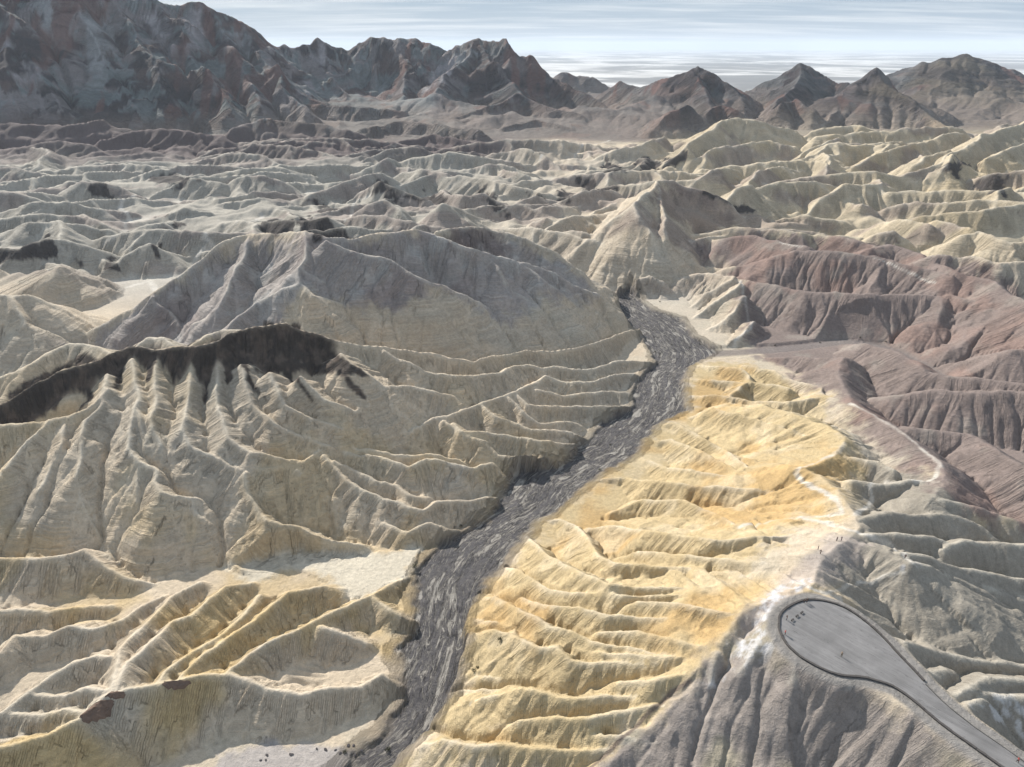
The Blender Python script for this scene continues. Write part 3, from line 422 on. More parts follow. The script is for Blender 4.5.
TRAILS = [
    (2.2,[(149.6,274.0),(142.7,265.3),(131.8,257.8),(120.5,250.9),(118.0,248.0),(119.2,238.7),(122.1,229.6),(121.9,218.6),(119.1,209.2),(112.6,211.5),(106.3,213.5),(97.3,217.3),(84.4,212.5)]),
    (2.0,[(106.3,213.5),(112.8,203.9),(114.3,193.6),(120.4,190.5),(127.0,190.0),(124.2,177.2),(123.6,172.5)]),
    (1.8,[(178.0,250.2),(172.5,242.6),(163.0,240.1),(157.0,249.5),(143.4,237.0),(143.2,233.2),(133.2,219.5),(121.4,204.9)]),
    (2.0,[(177.8,329.7),(182.0,313.9),(182.6,291.2),(181.8,272.9),(178.6,249.1)]),
    (2.2,[(182.4,544.0),(179.9,526.7),(176.0,503.6),(175.4,494.0),(171.4,472.7),(168.2,465.5),(155.3,455.7)]),
    (1.8,[(287.4,549.3),(296.5,542.4),(302.6,530.0),(310.5,518.5),(315.0,505.7)]),
    (1.6,[(236.0,613.7),(240.7,602.3),(247.9,591.8)]),
    (1.2,[(87.8,158.4),(95.7,158.4),(97.0,149.6),(99.7,143.6),(101.6,136.5),(102.7,128.6),(102.4,124.3)]),
    (1.0,[(83.3,163.1),(86.4,158.8),(90.6,157.6),(98.1,163.5),(106.4,168.1),(115.1,170.7),(120.4,169.9)]),
    (5.0,[(-489.4,931.1),(-480.9,873.0),(-451.3,834.6),(-385.1,684.2),(-397.7,680.6)]),
    (6.0,[(-290.4,823.2),(-280.1,754.2),(-304.6,744.4),(-297.2,676.3),(-289.4,670.7),(-300.7,654.6),(-217.9,448.0),(-316.8,595.1),(-328.3,579.2)]),
    (4.0,[(-178.2,899.8),(-198.9,904.1),(-189.3,840.0),(-177.5,750.8)]),
    (5.0,[(46.5,1215.3),(127.5,1381.3),(210.0,1588.1)]),
]
DARKLINE = [(47.4,134.9),(42.6,133.7),(36.2,129.6),(27.7,123.8),(21.1,120.0),(17.1,117.0)]
ROCKS = [
    [(-124.3,140.6),(-124.8,144.1),(-121.8,147.6),(-117.5,148.9),(-118.1,145.8),(-119.9,141.6),(-122.7,140.4)],
    [(-121.1,148.5),(-119.8,150.5),(-115.4,150.6),(-115.5,149.0),(-118.7,148.1)],
    [(-106.9,154.7),(-103.5,155.7),(-99.0,156.8),(-99.0,155.2),(-102.6,153.7),(-105.9,153.2)],
]
SHRUBS = [(-39.0,222.7),(-22.2,250.1),(-11.9,160.1),(-10.7,161.2),(-3.8,165.9),(-37.1,142.7),(-49.5,141.3),(51.7,321.2),(43.6,296.5),(98.2,445.8),(112.6,459.1),(124.2,454.4),(132.3,459.3),(182.7,453.0),(215.9,458.0),(245.2,461.8),(259.7,454.0),(120.7,547.5),(106.6,563.3)]
PEOPLE = [(82.5,152.8),(83.3,153.0),(75.3,146.3),(73.0,141.0),(84.9,133.5),(105.5,184.5),(106.8,184.2),(97.6,179.9),(96.6,176.1),(123.9,176.6),(111.0,103.7)]
BENCH = [(76.8,146.1),(78.6,147.6),(80.4,148.9)]

# ---------------------------------------------------------------- terrain maths

def smooth(a, b, v):
    t = np.clip((v - a) / (b - a), 0.0, 1.0)
    return t * t * (3.0 - 2.0 * t)

def hash2(ix, iy, seed):
    n = (ix.astype(np.int64) * 374761393 + iy.astype(np.int64) * 668265263 + seed * 974634721) & 0x7fffffff
    n = ((n ^ (n >> 13)) * 1274126177) & 0x7fffffff
    return ((n ^ (n >> 16)) & 0xffff).astype(np.float32) / 65535.0

def vnoise(x, y, seed=0):
    ix = np.floor(x); iy = np.floor(y)
    fx = (x - ix).astype(np.float32); fy = (y - iy).astype(np.float32)
    ix = ix.astype(np.int64); iy = iy.astype(np.int64)
    ux = fx * fx * (3 - 2 * fx); uy = fy * fy * (3 - 2 * fy)
    a = hash2(ix, iy, seed); b = hash2(ix + 1, iy, seed)
    c = hash2(ix, iy + 1, seed); d = hash2(ix + 1, iy + 1, seed)
    return (a + (b - a) * ux) * (1 - uy) + (c + (d - c) * ux) * uy

def fbm(x, y, octaves=4, seed=0, gain=0.5):
    out = 0.0; amp = 1.0; tot = 0.0; f = 1.0
    for o in range(octaves):
        out = out + amp * vnoise(x * f + 17.3 * o, y * f - 9.1 * o, seed + o)
        tot += amp; amp *= gain; f *= 2.03
    return out / tot

def ridged(x, y, octaves=4, seed=0, gain=0.5):
    out = 0.0; amp = 1.0; tot = 0.0; f = 1.0; w = 1.0
    for o in range(octaves):
        n = 1.0 - np.abs(2.0 * vnoise(x * f + 31.7 * o, y * f + 5.3 * o, seed + o) - 1.0)
        n = n * n
        out = out + amp * n * w; w = np.clip(n * 1.6, 0, 1)
        tot += amp; amp *= gain; f *= 2.07
    return out / tot

class Grid:
    def __init__(self, x0, x1, y0, y1, d):
        self.x0, self.y0, self.d = x0, y0, d
        self.nx = int((x1 - x0) / d) + 1; self.ny = int((y1 - y0) / d) + 1
        self.xs = (x0 + d * np.arange(self.nx)).astype(np.float32)
        self.ys = (y0 + d * np.arange(self.ny)).astype(np.float32)
        self.X, self.Y = np.meshgrid(self.xs, self.ys)
        self.H = self.U = self.V = self.I = self.warp = None
    def near(self, x, y, A):
        ix = np.clip(((x - self.x0) / self.d + 0.5).astype(np.int64), 0, self.nx - 1); iy = np.clip(((y - self.y0) / self.d + 0.5).astype(np.int64), 0, self.ny - 1)
        return A[iy, ix]
    def sample(self, x, y, A=None):
        A = self.H if A is None else A
        fx = np.clip((x - self.x0) / self.d, 0, self.nx - 1.001)
        fy = np.clip((y - self.y0) / self.d, 0, self.ny - 1.001)
        ix = fx.astype(np.int64); iy = fy.astype(np.int64)
        fx = fx - ix; fy = fy - iy
        return ((A[iy, ix] * (1 - fx) + A[iy, ix + 1] * fx) * (1 - fy) +
                (A[iy + 1, ix] * (1 - fx) + A[iy + 1, ix + 1] * fx) * fy)

def flute(u, seed):
    # irregular ribs along a crest: 0 on a rib, 1 in the rill between two ribs
    j = vnoise(u * 0.37 + 3.1 * seed, np.zeros_like(u) + 0.5, 90 + seed)
    p = u + 1.1 * j
    k = np.floor(p); f = p - k
    amp = 0.55 + 0.45 * hash2(k.astype(np.int64), (k * 0).astype(np.int64), seed + 5)
    return amp * (1.0 - np.abs(2.0 * f - 1.0))**0.8

def tent(g, pts, par, seed, plain=False, zmin=-20.0):
    """raise the grid to a crest line that falls off at `slope` on both sides, with side ribs"""
    s1, s2, L0, rnd, amp, lam, skew = par          # slope at the crest, slope at the foot, length of the change
    if plain: amp = 0.0
    arc = seed * 13.7
    H = g.H
    for a, b in zip(pts[:-1], pts[1:]):
        ex, ey = b[0] - a[0], b[1] - a[1]
        L2 = ex * ex + ey * ey; L = math.sqrt(L2) + 1e-6
        R = max(min(max(a[2], b[2]) - zmin, 420.0) - (s1 - s2) * L0 * 0.6, 8.0) / s2 + 4
        i0 = max(int((min(a[0], b[0]) - R - g.x0) / g.d), 0); i1 = min(int((max(a[0], b[0]) + R - g.x0) / g.d) + 2, g.nx)
        j0 = max(int((min(a[1], b[1]) - R - g.y0) / g.d), 0); j1 = min(int((max(a[1], b[1]) + R - g.y0) / g.d) + 2, g.ny)
        if i1 > i0 and j1 > j0:
            X = g.X[j0:j1, i0:i1]; Y = g.Y[j0:j1, i0:i1]
            if g.warp is not None:
                X = X + g.warp[0][j0:j1, i0:i1]; Y = Y + g.warp[1][j0:j1, i0:i1]
            px = X - a[0]; py = Y - a[1]
            t = np.clip((px * ex + py * ey) / (L2 + 1e-9), 0, 1)
            dx = px - t * ex; dy = py - t * ey
            d = np.sqrt(dx * dx + dy * dy)
            dr = np.sqrt(d * d + rnd * rnd) - rnd
            h = a[2] + (b[2] - a[2]) * t - s2 * dr - (s1 - s2) * L0 * (1.0 - np.exp(-dr / L0))
            if amp > 0 and lam > 2.2 * g.d:
                side = np.where(px * ey - py * ex > 0, 0.0, 7.3)
                u = (arc + t * L + skew * d) / lam + side
                h = h - amp * flute(u, seed) * np.clip(d / (0.9 * lam), 0, 1)**0.8
                if lam > 6.0 * g.d:
                    h = h - 0.42 * amp * flute(2.7 * u + 0.3 * d / lam, seed + 40) * np.clip(d / (0.45 * lam), 0, 1)
            win = h > H[j0:j1, i0:i1]
            H[j0:j1, i0:i1][win] = h[win]
            if g.U is not None:                       # remember the place along and below the crest, for the rills
                g.U[j0:j1, i0:i1][win] = (arc + t * L + skew * d + np.where(px * ey - py * ex > 0, 0.0, 311.0))[win]
                g.V[j0:j1, i0:i1][win] = d[win]; g.I[j0:j1, i0:i1][win] = seed
        arc += L

def blur(A, n=1):
    for _ in range(n):
        B = A.copy()
        B[1:-1] = (A[:-2] + 2 * A[1:-1] + A[2:]) * 0.25
        A = B.copy()
        A[:, 1:-1] = (B[:, :-2] + 2 * B[:, 1:-1] + B[:, 2:]) * 0.25
    return A

def incise(g, n, steps, k, seed, rounds=2, minslope=0.05, cap=4.0):
    """rain particles run downhill and cut the rills they share"""
    rng = np.random.default_rng(seed)
    for r in range(rounds):
        Hs = blur(g.H, 1)
        gy, gx = np.gradient(Hs, g.d)
        m = np.sqrt(gx * gx + gy * gy) + 1e-6
        ux = (-gx / m).ravel(); uy = (-gy / m).ravel(); mf = m.ravel()
        x = rng.random(n).astype(np.float32) * (g.nx - 3) + 1
        y = rng.random(n).astype(np.float32) * (g.ny - 3) + 1
        C = np.zeros(g.nx * g.ny, np.float32)
        vx = np.zeros(n, np.float32); vy = np.zeros(n, np.float32)
        for s in range(steps):
            idx = (y + 0.5).astype(np.int64) * g.nx + (x + 0.5).astype(np.int64)
            live = mf[idx] > minslope
            if s % 12 == 11:
                x = x[live]; y = y[live]; vx = vx[live]; vy = vy[live]; idx = idx[live]; live = live[live]
                if len(x) < 100: break
            C += np.bincount(idx[live], minlength=g.nx * g.ny)
            vx = 0.35 * vx + 0.65 * ux[idx]; vy = 0.35 * vy + 0.65 * uy[idx]
            q = np.sqrt(vx * vx + vy * vy) + 1e-6
            x = np.clip(x + vx / q * live, 1, g.nx - 2); y = np.clip(y + vy / q * live, 1, g.ny - 2)
        C = C.reshape(g.ny, g.nx) / (n * steps / float(g.nx * g.ny)) * 4.0
        cut = np.minimum(k * np.log1p(0.6 * blur(C, 1 if r == 0 else 0)), cap)
        g.H -= cut * smooth(minslope, 0.3, m)

def poly_sdf(x, y, poly):
    """signed distance to a closed outline, negative inside"""
    d2 = np.full(x.shape, 1e12); ins = np.zeros(x.shape, bool)
    n = len(poly)
    for i in range(n):
        ax, ay = poly[i][0], poly[i][1]; bx, by = poly[(i + 1) % n][0], poly[(i + 1) % n][1]
        ex, ey = bx - ax, by - ay
        t = np.clip(((x - ax) * ex + (y - ay) * ey) / (ex * ex + ey * ey + 1e-9), 0, 1)
        d2 = np.minimum(d2, (x - ax - t * ex)**2 + (y - ay - t * ey)**2)
        c = ((ay > y) != (by > y)) & (x < (bx - ax) * (y - ay) / (by - ay + 1e-12) + ax)
        ins ^= c
    d = np.sqrt(d2)
    return np.where(ins, -d, d)

def line_dist(x, y, line):
    d2 = np.full(x.shape, 1e12); u = np.zeros(x.shape); v = np.zeros(x.shape); arc = 0.0
    for a, b in zip(line[:-1], line[1:]):
        ex, ey = b[0] - a[0], b[1] - a[1]; L = math.hypot(ex, ey) + 1e-6
        t = np.clip(((x - a[0]) * ex + (y - a[1]) * ey) / (L * L), 0, 1)
        qx = x - a[0] - t * ex; qy = y - a[1] - t * ey
        q = qx * qx + qy * qy; m = q < d2
        d2 = np.where(m, q, d2); u = np.where(m, arc + t * L, u)
        v = np.where(m, np.sign(qx * ey - qy * ex) * np.sqrt(q), v)
        arc += L
    return np.sqrt(d2), u, v

def near_mask(x, y, pts, pad):
    xs = [p[0] for p in pts]; ys = [p[1] for p in pts]
    return (x > min(xs) - pad) & (x < max(xs) + pad) & (y > min(ys) - pad) & (y < max(ys) + pad)

def boxblur(A, r):
    for ax in (0, 1):
        n = A.shape[ax]; r = min(r, n - 2)
        C = np.cumsum(np.concatenate([np.zeros_like(np.take(A, [0], ax)), A], ax), ax, dtype=np.float64)
        i = np.arange(n); lo = np.clip(i - r, 0, n); hi = np.clip(i + r + 1, 0, n)
        A = (np.take(C, hi, ax) - np.take(C, lo, ax)) / (2 * r + 1)
    return A

def gully_level(g, lines, base, radius, depth, low):
    """level the gullies cut down to: a smooth sheet through the crests, lowered by `depth`"""
    q = 3; ny, nx = base[::q, ::q].shape; d = g.d * q
    W = np.zeros((ny, nx)); V = np.zeros((ny, nx))
    def splat(x, y, z, w):
        i = np.round((x - g.x0) / d).astype(int); j = np.round((y - g.y0) / d).astype(int)
        k = (i >= 0) & (i < nx) & (j >= 0) & (j < ny)
        np.add.at(W, (j[k], i[k]), w); np.add.at(V, (j[k], i[k]), w * z[k])
    for l in lines:
        for a, b in zip(l[:-1], l[1:]):
            n = max(int(math.hypot(b[0] - a[0], b[1] - a[1]) / d), 1) + 1; t = np.linspace(0, 1, n)
            splat(a[0] + (b[0] - a[0]) * t, a[1] + (b[1] - a[1]) * t, a[2] + (b[2] - a[2]) * t, 1.0)
    if low is not None: W[low[::q, ::q][:ny, :nx]] += 0.6
    out = 0.0; tot = 0.0
    for r, k in ((radius, 1.0), (radius * 2.5, 0.02)):
        w, v = W, V
        n = max(int(r / d * 0.6), 1)
        for _ in range(3): w = boxblur(w, n); v = boxblur(v, n)
        out = out + k * v; tot = tot + k * w
    bs = base[::q, ::q][:ny, :nx]; e = 0.0006
    S = (out + e * bs) / (tot + e)
    lev = np.maximum(S - depth, bs)
    fx = np.clip(np.arange(g.nx) / q, 0, bs.shape[1] - 1.001); fy = np.clip(np.arange(g.ny) / q, 0, bs.shape[0] - 1.001)
    ix = fx.astype(int); iy = fy.astype(int); fx = fx - ix; fy = (fy - iy)[:, None]
    R = lev[iy][:, ix] * (1 - fx) + lev[iy][:, ix + 1] * fx
    R2 = lev[iy + 1][:, ix] * (1 - fx) + lev[iy + 1][:, ix + 1] * fx
    return (R * (1 - fy) + R2 * fy).astype(np.float32)


def floor_level(x, y):
    """level of the valley floors before the hills are raised"""
    z = 1.2 + np.clip((-60 - x) * 0.012, 0, 3) + np.clip((x - 60) * 0.03, 0, 9) * smooth(700, 250, y)
    z = z + np.clip((x - 90) * 0.14, 0, 12) * smooth(290, 200, y)
    z = z - 0.004 * np.clip(y - 500, 0, 900)
    z = z + smooth(1300, 1700, y) * 12.0
    return z - smooth(2500, 3400, y) * 190.0 - smooth(3300, 3900, y) * 120.0

def rolling(g):
    """small unnamed badland ridges of the middle distance"""
    x, y = g.X, g.Y
    wx = x + 30 * (fbm(x / 120, y / 120, 3, 5) - 0.5); wy = y + 30 * (fbm(x / 120, y / 120, 3, 9) - 0.5)
    u = 0.80 * wx + 0.60 * wy; v = -0.60 * wx + 0.80 * wy
    r = ridged(u / 120.0, v / 62.0, 4, 40, 0.55)
    amp = 24.0 * smooth(560, 760, y) * smooth(1650, 1350, y)
    side = smooth(-330, -420, x) + smooth(420, 520, x)
    amp = np.maximum(amp, 18.0 * np.clip(side, 0, 1) * smooth(250, 400, y) * smooth(1650, 1350, y))
    amp = amp * (0.75 + 0.4 * smooth(-100, 500, x))
    big = ridged(u / 420.0 + 3, v / 420.0, 5, 60, 0.55)
    return amp * r + 70.0 * smooth(1600, 2000, y) * smooth(3200, 2600, y) * big

def raise_terrain(g, D, names, seed, incis, radius, depth):
    x, y = g.X, g.Y
    g.H = (floor_level(x, y) + rolling(g)).astype(np.float32)
    used = [l for name, par, lines in D['RIDGES'] if name in names for l in lines]
    low = np.zeros(x.shape, bool)
    m = near_mask(x, y, D['WASH'], 0)
    if m.any(): low[m] = poly_sdf(x[m], y[m], D['WASH']) < 0
    m = near_mask(x, y, D['LOW'], 0)
    if m.any(): low[m] |= poly_sdf(x[m], y[m], D['LOW']) < 0
    g.H = gully_level(g, used, g.H, radius, depth, low)
    sc = 9.0 + 0.03 * g.ys.mean()
    w = 1.3 + 0.011 * np.clip(y - 200, 0, 1e9)
    g.U = np.zeros(x.shape, np.float32); g.V = np.zeros(x.shape, np.float32); g.I = np.zeros(x.shape, np.int16)
    g.warp = ((w * (fbm(x / sc, y / sc, 3, 11) - 0.5) * 2).astype(np.float32), (w * (fbm(x / sc, y / sc, 3, 23) - 0.5) * 2).astype(np.float32))
    k = 0
    for name, par, lines in D['RIDGES']:
        for l in lines:
            k += 1
            if name in names: tent(g, l, par, k)
    if names is FAR:                                  # the many unnamed hills of the middle distance: short branching crests
        rng = np.random.default_rng(12)
        for i in range(135):
            cy = 640 + 860 * rng.random()**1.15; cx = (rng.random() * 2 - 1) * (0.78 * cy + 40); L = rng.uniform(50, 150) * (0.7 + cy / 2000)
            east = cx > 0.18 * cy
            top = rng.uniform(13, 36) + (14 if east else 0); a = rng.normal(0.45 if east else 0.1, 0.45)
            p = []; q = np.array([cx, cy])
            for s in np.linspace(-1, 1, 6):
                p.append((q[0], q[1], top * (1 - 0.75 * abs(s)**1.6) + rng.normal(0, 1.2))); q = q + L * 0.4 * np.array([math.cos(a), math.sin(a)]); a += rng.normal(0, 0.3)
            tent(g, p, (0.66, 0.66, 10, 1.5, 4.0, 15, 0.35), k + 1 + i)
            for c in (1, 2, 3, 4):
                if rng.random() < 0.75:
                    b = a - 1.4 + rng.normal(0, 0.35); l = L * rng.uniform(0.25, 0.5); s0 = p[c]
                    tent(g, [s0, (s0[0] + 0.5 * l * math.cos(b), s0[1] + 0.5 * l * math.sin(b), s0[2] * 0.62), (s0[0] + l * math.cos(b + .2), s0[1] + l * math.sin(b + .2), s0[2] * 0.1)], (0.66, 0.66, 10, 1.2, 2.5, 11, 0.4), k + 1 + i)
    rough = fbm(x / (6 + y * 0.012), y / (6 + y * 0.012), 4, 77) - 0.5
    g.H += (0.8 + 0.006 * y) * rough * smooth(0.5, 6, g.H - floor_level(x, y))
    if g.d > 4:
        g.H += (50.0 - 20.0 * smooth(100, 400, x) - 22.0 * smooth(1000, 1300, x)) * (ridged(x / 190, y / 190, 5, 66, 0.6) - 0.35) * smooth(30, 140, g.H)
    for a in incis: incise(g, *a)
    g.warp = None

def carve(g, D):
    """the dry wash, its side channel and the levelled ground of the overlook"""
    m = near_mask(g.X, g.Y, D['WASH'], 15)
    x, y = g.X[m], g.Y[m]
    e = 7.0 * (fbm(x / 11, y / 11, 4, 3, 0.62) - 0.5)
    d = poly_sdf(x, y, D['WASH']) + e
    bed = 1.5 * (fbm(x / 5, y / 5, 5, 8, 0.6) - 0.5) + 0.2
    h = g.H[m]
    g.H[m] = np.where(d < 0, bed + (h - bed) * smooth(-1.6, 0.0, d), h)
    m = near_mask(g.X, g.Y, D['PAN'], 6)
    x, y = g.X[m], g.Y[m]
    d = poly_sdf(x, y, D['PAN']) + 3.0 * (fbm(x / 6, y / 6, 3, 31) - 0.5)
    g.H[m] = np.where(d < 0, 1.9 + (np.maximum(g.H[m], 1.9) - 1.9) * smooth(-2.5, 0.0, d) + 0.3 * (fbm(x / 4, y / 4, 3, 33) - 0.5), g.H[m])
    m = near_mask(g.X, g.Y, D['TRIB'], 25)
    x, y = g.X[m], g.Y[m]
    d, u, v = line_dist(x, y, D['TRIB'])
    d = d + 2.0 * (fbm(x / 8, y / 8, 3, 4) - 0.5)
    bed = 1.0 + u * 0.012
    g.H[m] = np.minimum(g.H[m], bed + 0.75 * np.clip(d - np.interp(u, [0, 60, 130, 300], [9, 6, 4, 2.5]), 0, 50))
    m = near_mask(g.X, g.Y, D['PLAT'], 30)
    x, y = g.X[m], g.Y[m]
    d = poly_sdf(x, y, D['PLAT']) + 1.2 * (fbm(x / 5, y / 5, 3, 6) - 0.5)
    g.H[m] = np.where(True, 47.85 + (np.minimum(g.H[m], 47.85 + np.clip(d, 0, 99)) - 47.85) * smooth(2.0, 7.0, d), 0)

NEAR = ('A', 'D', 'C', 'F', 'K', 'G0', 'G', 'P', 'R', 'Q', 'O', 'T', 'Y', 'M', 'N')
FAR = ('D', 'G0', 'G', 'P', 'R', 'M', 'N', 'X', 'X0', 'X3', 'X2', 'K')

def build(D):
    gn = Grid(-380, 430, 75, 640, 0.65)
    raise_terrain(gn, D, NEAR, 1, [(260000, 70, 0.34, 5, 2, 0.10, 2.2)], 10.0, np.interp(gn.ys, [150, 300, 440, 640], [6, 9, 24, 28])[::3, None] + 16.0 * smooth(75, 105, gn.xs)[None, ::3] * smooth(260, 200, gn.ys)[::3, None])
    carve(gn, D)
    gm = Grid(-1300, 1500, 560, 1720, 2.4)
    raise_terrain(gm, D, FAR, 2, [(200000, 70, 1.1, 6, 2, 0.10, 4.0)], 30.0, 20.0)
    gf = Grid(-2700, 3000, 1400, 3950, 5.5)
    raise_terrain(gf, D, FAR, 3, [(160000, 70, 2.0, 7, 3, 0.10, 14.0)], 80.0, 220.0)
    def surface(x, y):
        z = gf.sample(x, y)
        a = smooth(1690, 1560, y)
        z = z * (1 - a) + gm.sample(x, y) * a
        b = smooth(635, 595, y) * smooth(-375, -350, x) * smooth(425, 400, x)
        return z * (1 - b) + gn.sample(x, y) * b
    def rills(x, y):
        b = (y < 615) & (x > -362) & (x < 412); m = ~b & (y < 1625); f = ~b & ~m
        out = np.zeros((len(x), 3), np.float32)
        for g, k in ((gn, b), (gm, m), (gf, f)):
            out[k, 0] = g.near(x[k], y[k], g.U); out[k, 1] = g.near(x[k], y[k], g.V); out[k, 2] = g.near(x[k], y[k], g.I)
        return out
    surface.rills = rills
    return surface

# ---------------------------------------------------------------- materials
def nodes(name):
    m = bpy.data.materials.new(name); m.use_nodes = True
    t = m.node_tree; t.nodes.clear()
    out = t.nodes.new('ShaderNodeOutputMaterial'); b = t.nodes.new('ShaderNodeBsdfPrincipled')
    t.links.new(b.outputs[0], out.inputs['Surface'])
    b.inputs['Specular IOR Level'].default_value = 0.15
    return m, t, b

def N(t, kind, links=(), **kw):
    n = t.nodes.new(kind)
    for k, v in kw.items():
        if k.startswith('_'): setattr(n, k[1:], v)
        else: n.inputs[k.replace('__', ' ')].default_value = v
    for src, dst in links: t.links.new(src, n.inputs[dst])
    return n

def mathn(t, op, a, b=0.0, c=0.0):
    n = t.nodes.new('ShaderNodeMath'); n.operation = op
    for i, v in enumerate((a, b, c)):
        if isinstance(v, (int, float)): n.inputs[i].default_value = v
        else: t.links.new(v, n.inputs[i])
    return n.outputs[0]

def noise(t, vec, scale, detail=4.0, rough=0.55, dist=0.0):
    n = t.nodes.new('ShaderNodeTexNoise')
    n.inputs['Scale'].default_value = scale; n.inputs['Detail'].default_value = detail
    n.inputs['Roughness'].default_value = rough; n.inputs['Distortion'].default_value = dist
    t.links.new(vec, n.inputs['Vector'])
    return n.outputs['Fac']

def mixc(t, fac, a, b, mode='MIX'):
    n = t.nodes.new('ShaderNodeMix'); n.data_type = 'RGBA'; n.blend_type = mode
    for k, v in (('Factor', fac), ('A', a), ('B', b)):
        s = [i for i in n.inputs if i.name == k and (i.type == 'VALUE' if k == 'Factor' else i.type == 'RGBA')][0]
        if isinstance(v, (int, float)): s.default_value = v
        elif isinstance(v, tuple): s.default_value = (v[0], v[1], v[2], 1.0)
        else: t.links.new(v, s)
    return [o for o in n.outputs if o.type == 'RGBA'][0]

def ramp(t, fac, lo, hi):
    n = t.nodes.new('ShaderNodeMapRange'); n.interpolation_type = 'SMOOTHSTEP'
    t.links.new(fac, n.inputs['Value'])
    n.inputs['From Min'].default_value = lo; n.inputs['From Max'].default_value = hi
    return n.outputs['Result']

def scale_by(t, col, fac):
    n = t.nodes.new('ShaderNodeVectorMath'); n.operation = 'SCALE'
    t.links.new(col, n.inputs[0]); t.links.new(fac, n.inputs['Scale'])
    return n.outputs[0]

def terrain_material(name, fine, bump_d):
    m, t, b = nodes(name)
    geo = t.nodes.new('ShaderNodeNewGeometry').outputs['Position']
    at = N(t, 'ShaderNodeAttribute', _attribute_name='Col').outputs['Color']
    n1 = noise(t, geo, 0.045 * fine, 5, 0.6); n2 = noise(t, geo, 0.55 * fine, 6, 0.65); n3 = noise(t, geo, 3.0 * fine, 3, 0.6)
    mp = N(t, 'ShaderNodeMapping', [(geo, 'Vector')], Rotation=(0.35, 0.25, 0.4), Scale=(0.02 * fine, 0.02 * fine, 0.9 * fine)).outputs[0]
    st = noise(t, mp, 1.0, 4, 0.6, 0.6)
    v = mathn(t, 'MULTIPLY_ADD', n1, 0.50, 0.75)
    v = mathn(t, 'MULTIPLY', v, mathn(t, 'MULTIPLY_ADD', n2, 0.80, 0.60))
    v = mathn(t, 'MULTIPLY', v, mathn(t, 'MULTIPLY_ADD', n3, 0.6, 0.70))
    rl = N(t, 'ShaderNodeAttribute', _attribute_name='rill').outputs['Vector']
    r1 = noise(t, N(t, 'ShaderNodeMapping', [(rl, 'Vector')], Scale=(0.42 * fine, 0.022 * fine, 0.0)).outputs[0], 1.0, 3, 0.55, 0.1)
    r2 = noise(t, N(t, 'ShaderNodeMapping', [(rl, 'Vector')], Scale=(1.5 * fine, 0.07 * fine, 0.0)).outputs[0], 1.0, 4, 0.65, 0.15)
    r1 = mathn(t, 'MULTIPLY', mathn(t, 'ABSOLUTE', mathn(t, 'SUBTRACT', r1, 0.5)), 3.2); r2 = mathn(t, 'MULTIPLY', mathn(t, 'ABSOLUTE', mathn(t, 'SUBTRACT', r2, 0.5)), 3.2)
    kp = N(t, 'ShaderNodeSeparateXYZ', [(rl, 'Vector')]).outputs['Z']
    r1 = mathn(t, 'MULTIPLY', mathn(t, 'SUBTRACT', r1, 0.3), kp); r2 = mathn(t, 'MULTIPLY', mathn(t, 'SUBTRACT', r2, 0.3), kp)
    v = mathn(t, 'MULTIPLY', v, mathn(t, 'MULTIPLY_ADD', r1, 0.22, 1.0))
    v = mathn(t, 'MULTIPLY', v, mathn(t, 'MULTIPLY_ADD', r2, 0.45, 1.0))
    v = mathn(t, 'MULTIPLY', v, mathn(t, 'MULTIPLY_ADD', st, 0.22, 0.89))
    col = scale_by(t, at, v)
    t.links.new(col, b.inputs['Base Color']); b.inputs['Roughness'].default_value = 0.95
    h = mathn(t, 'ADD', mathn(t, 'MULTIPLY', n2, 0.8), mathn(t, 'MULTIPLY', n3, 0.25))
    h = mathn(t, 'ADD', h, mathn(t, 'ADD', mathn(t, 'MULTIPLY', r1, 1.8), mathn(t, 'MULTIPLY', r2, 0.7)))
    bp = N(t, 'ShaderNodeBump', [(h, 'Height')], Strength=1.0, Distance=bump_d)
    t.links.new(bp.outputs[0], b.inputs['Normal'])
    return m

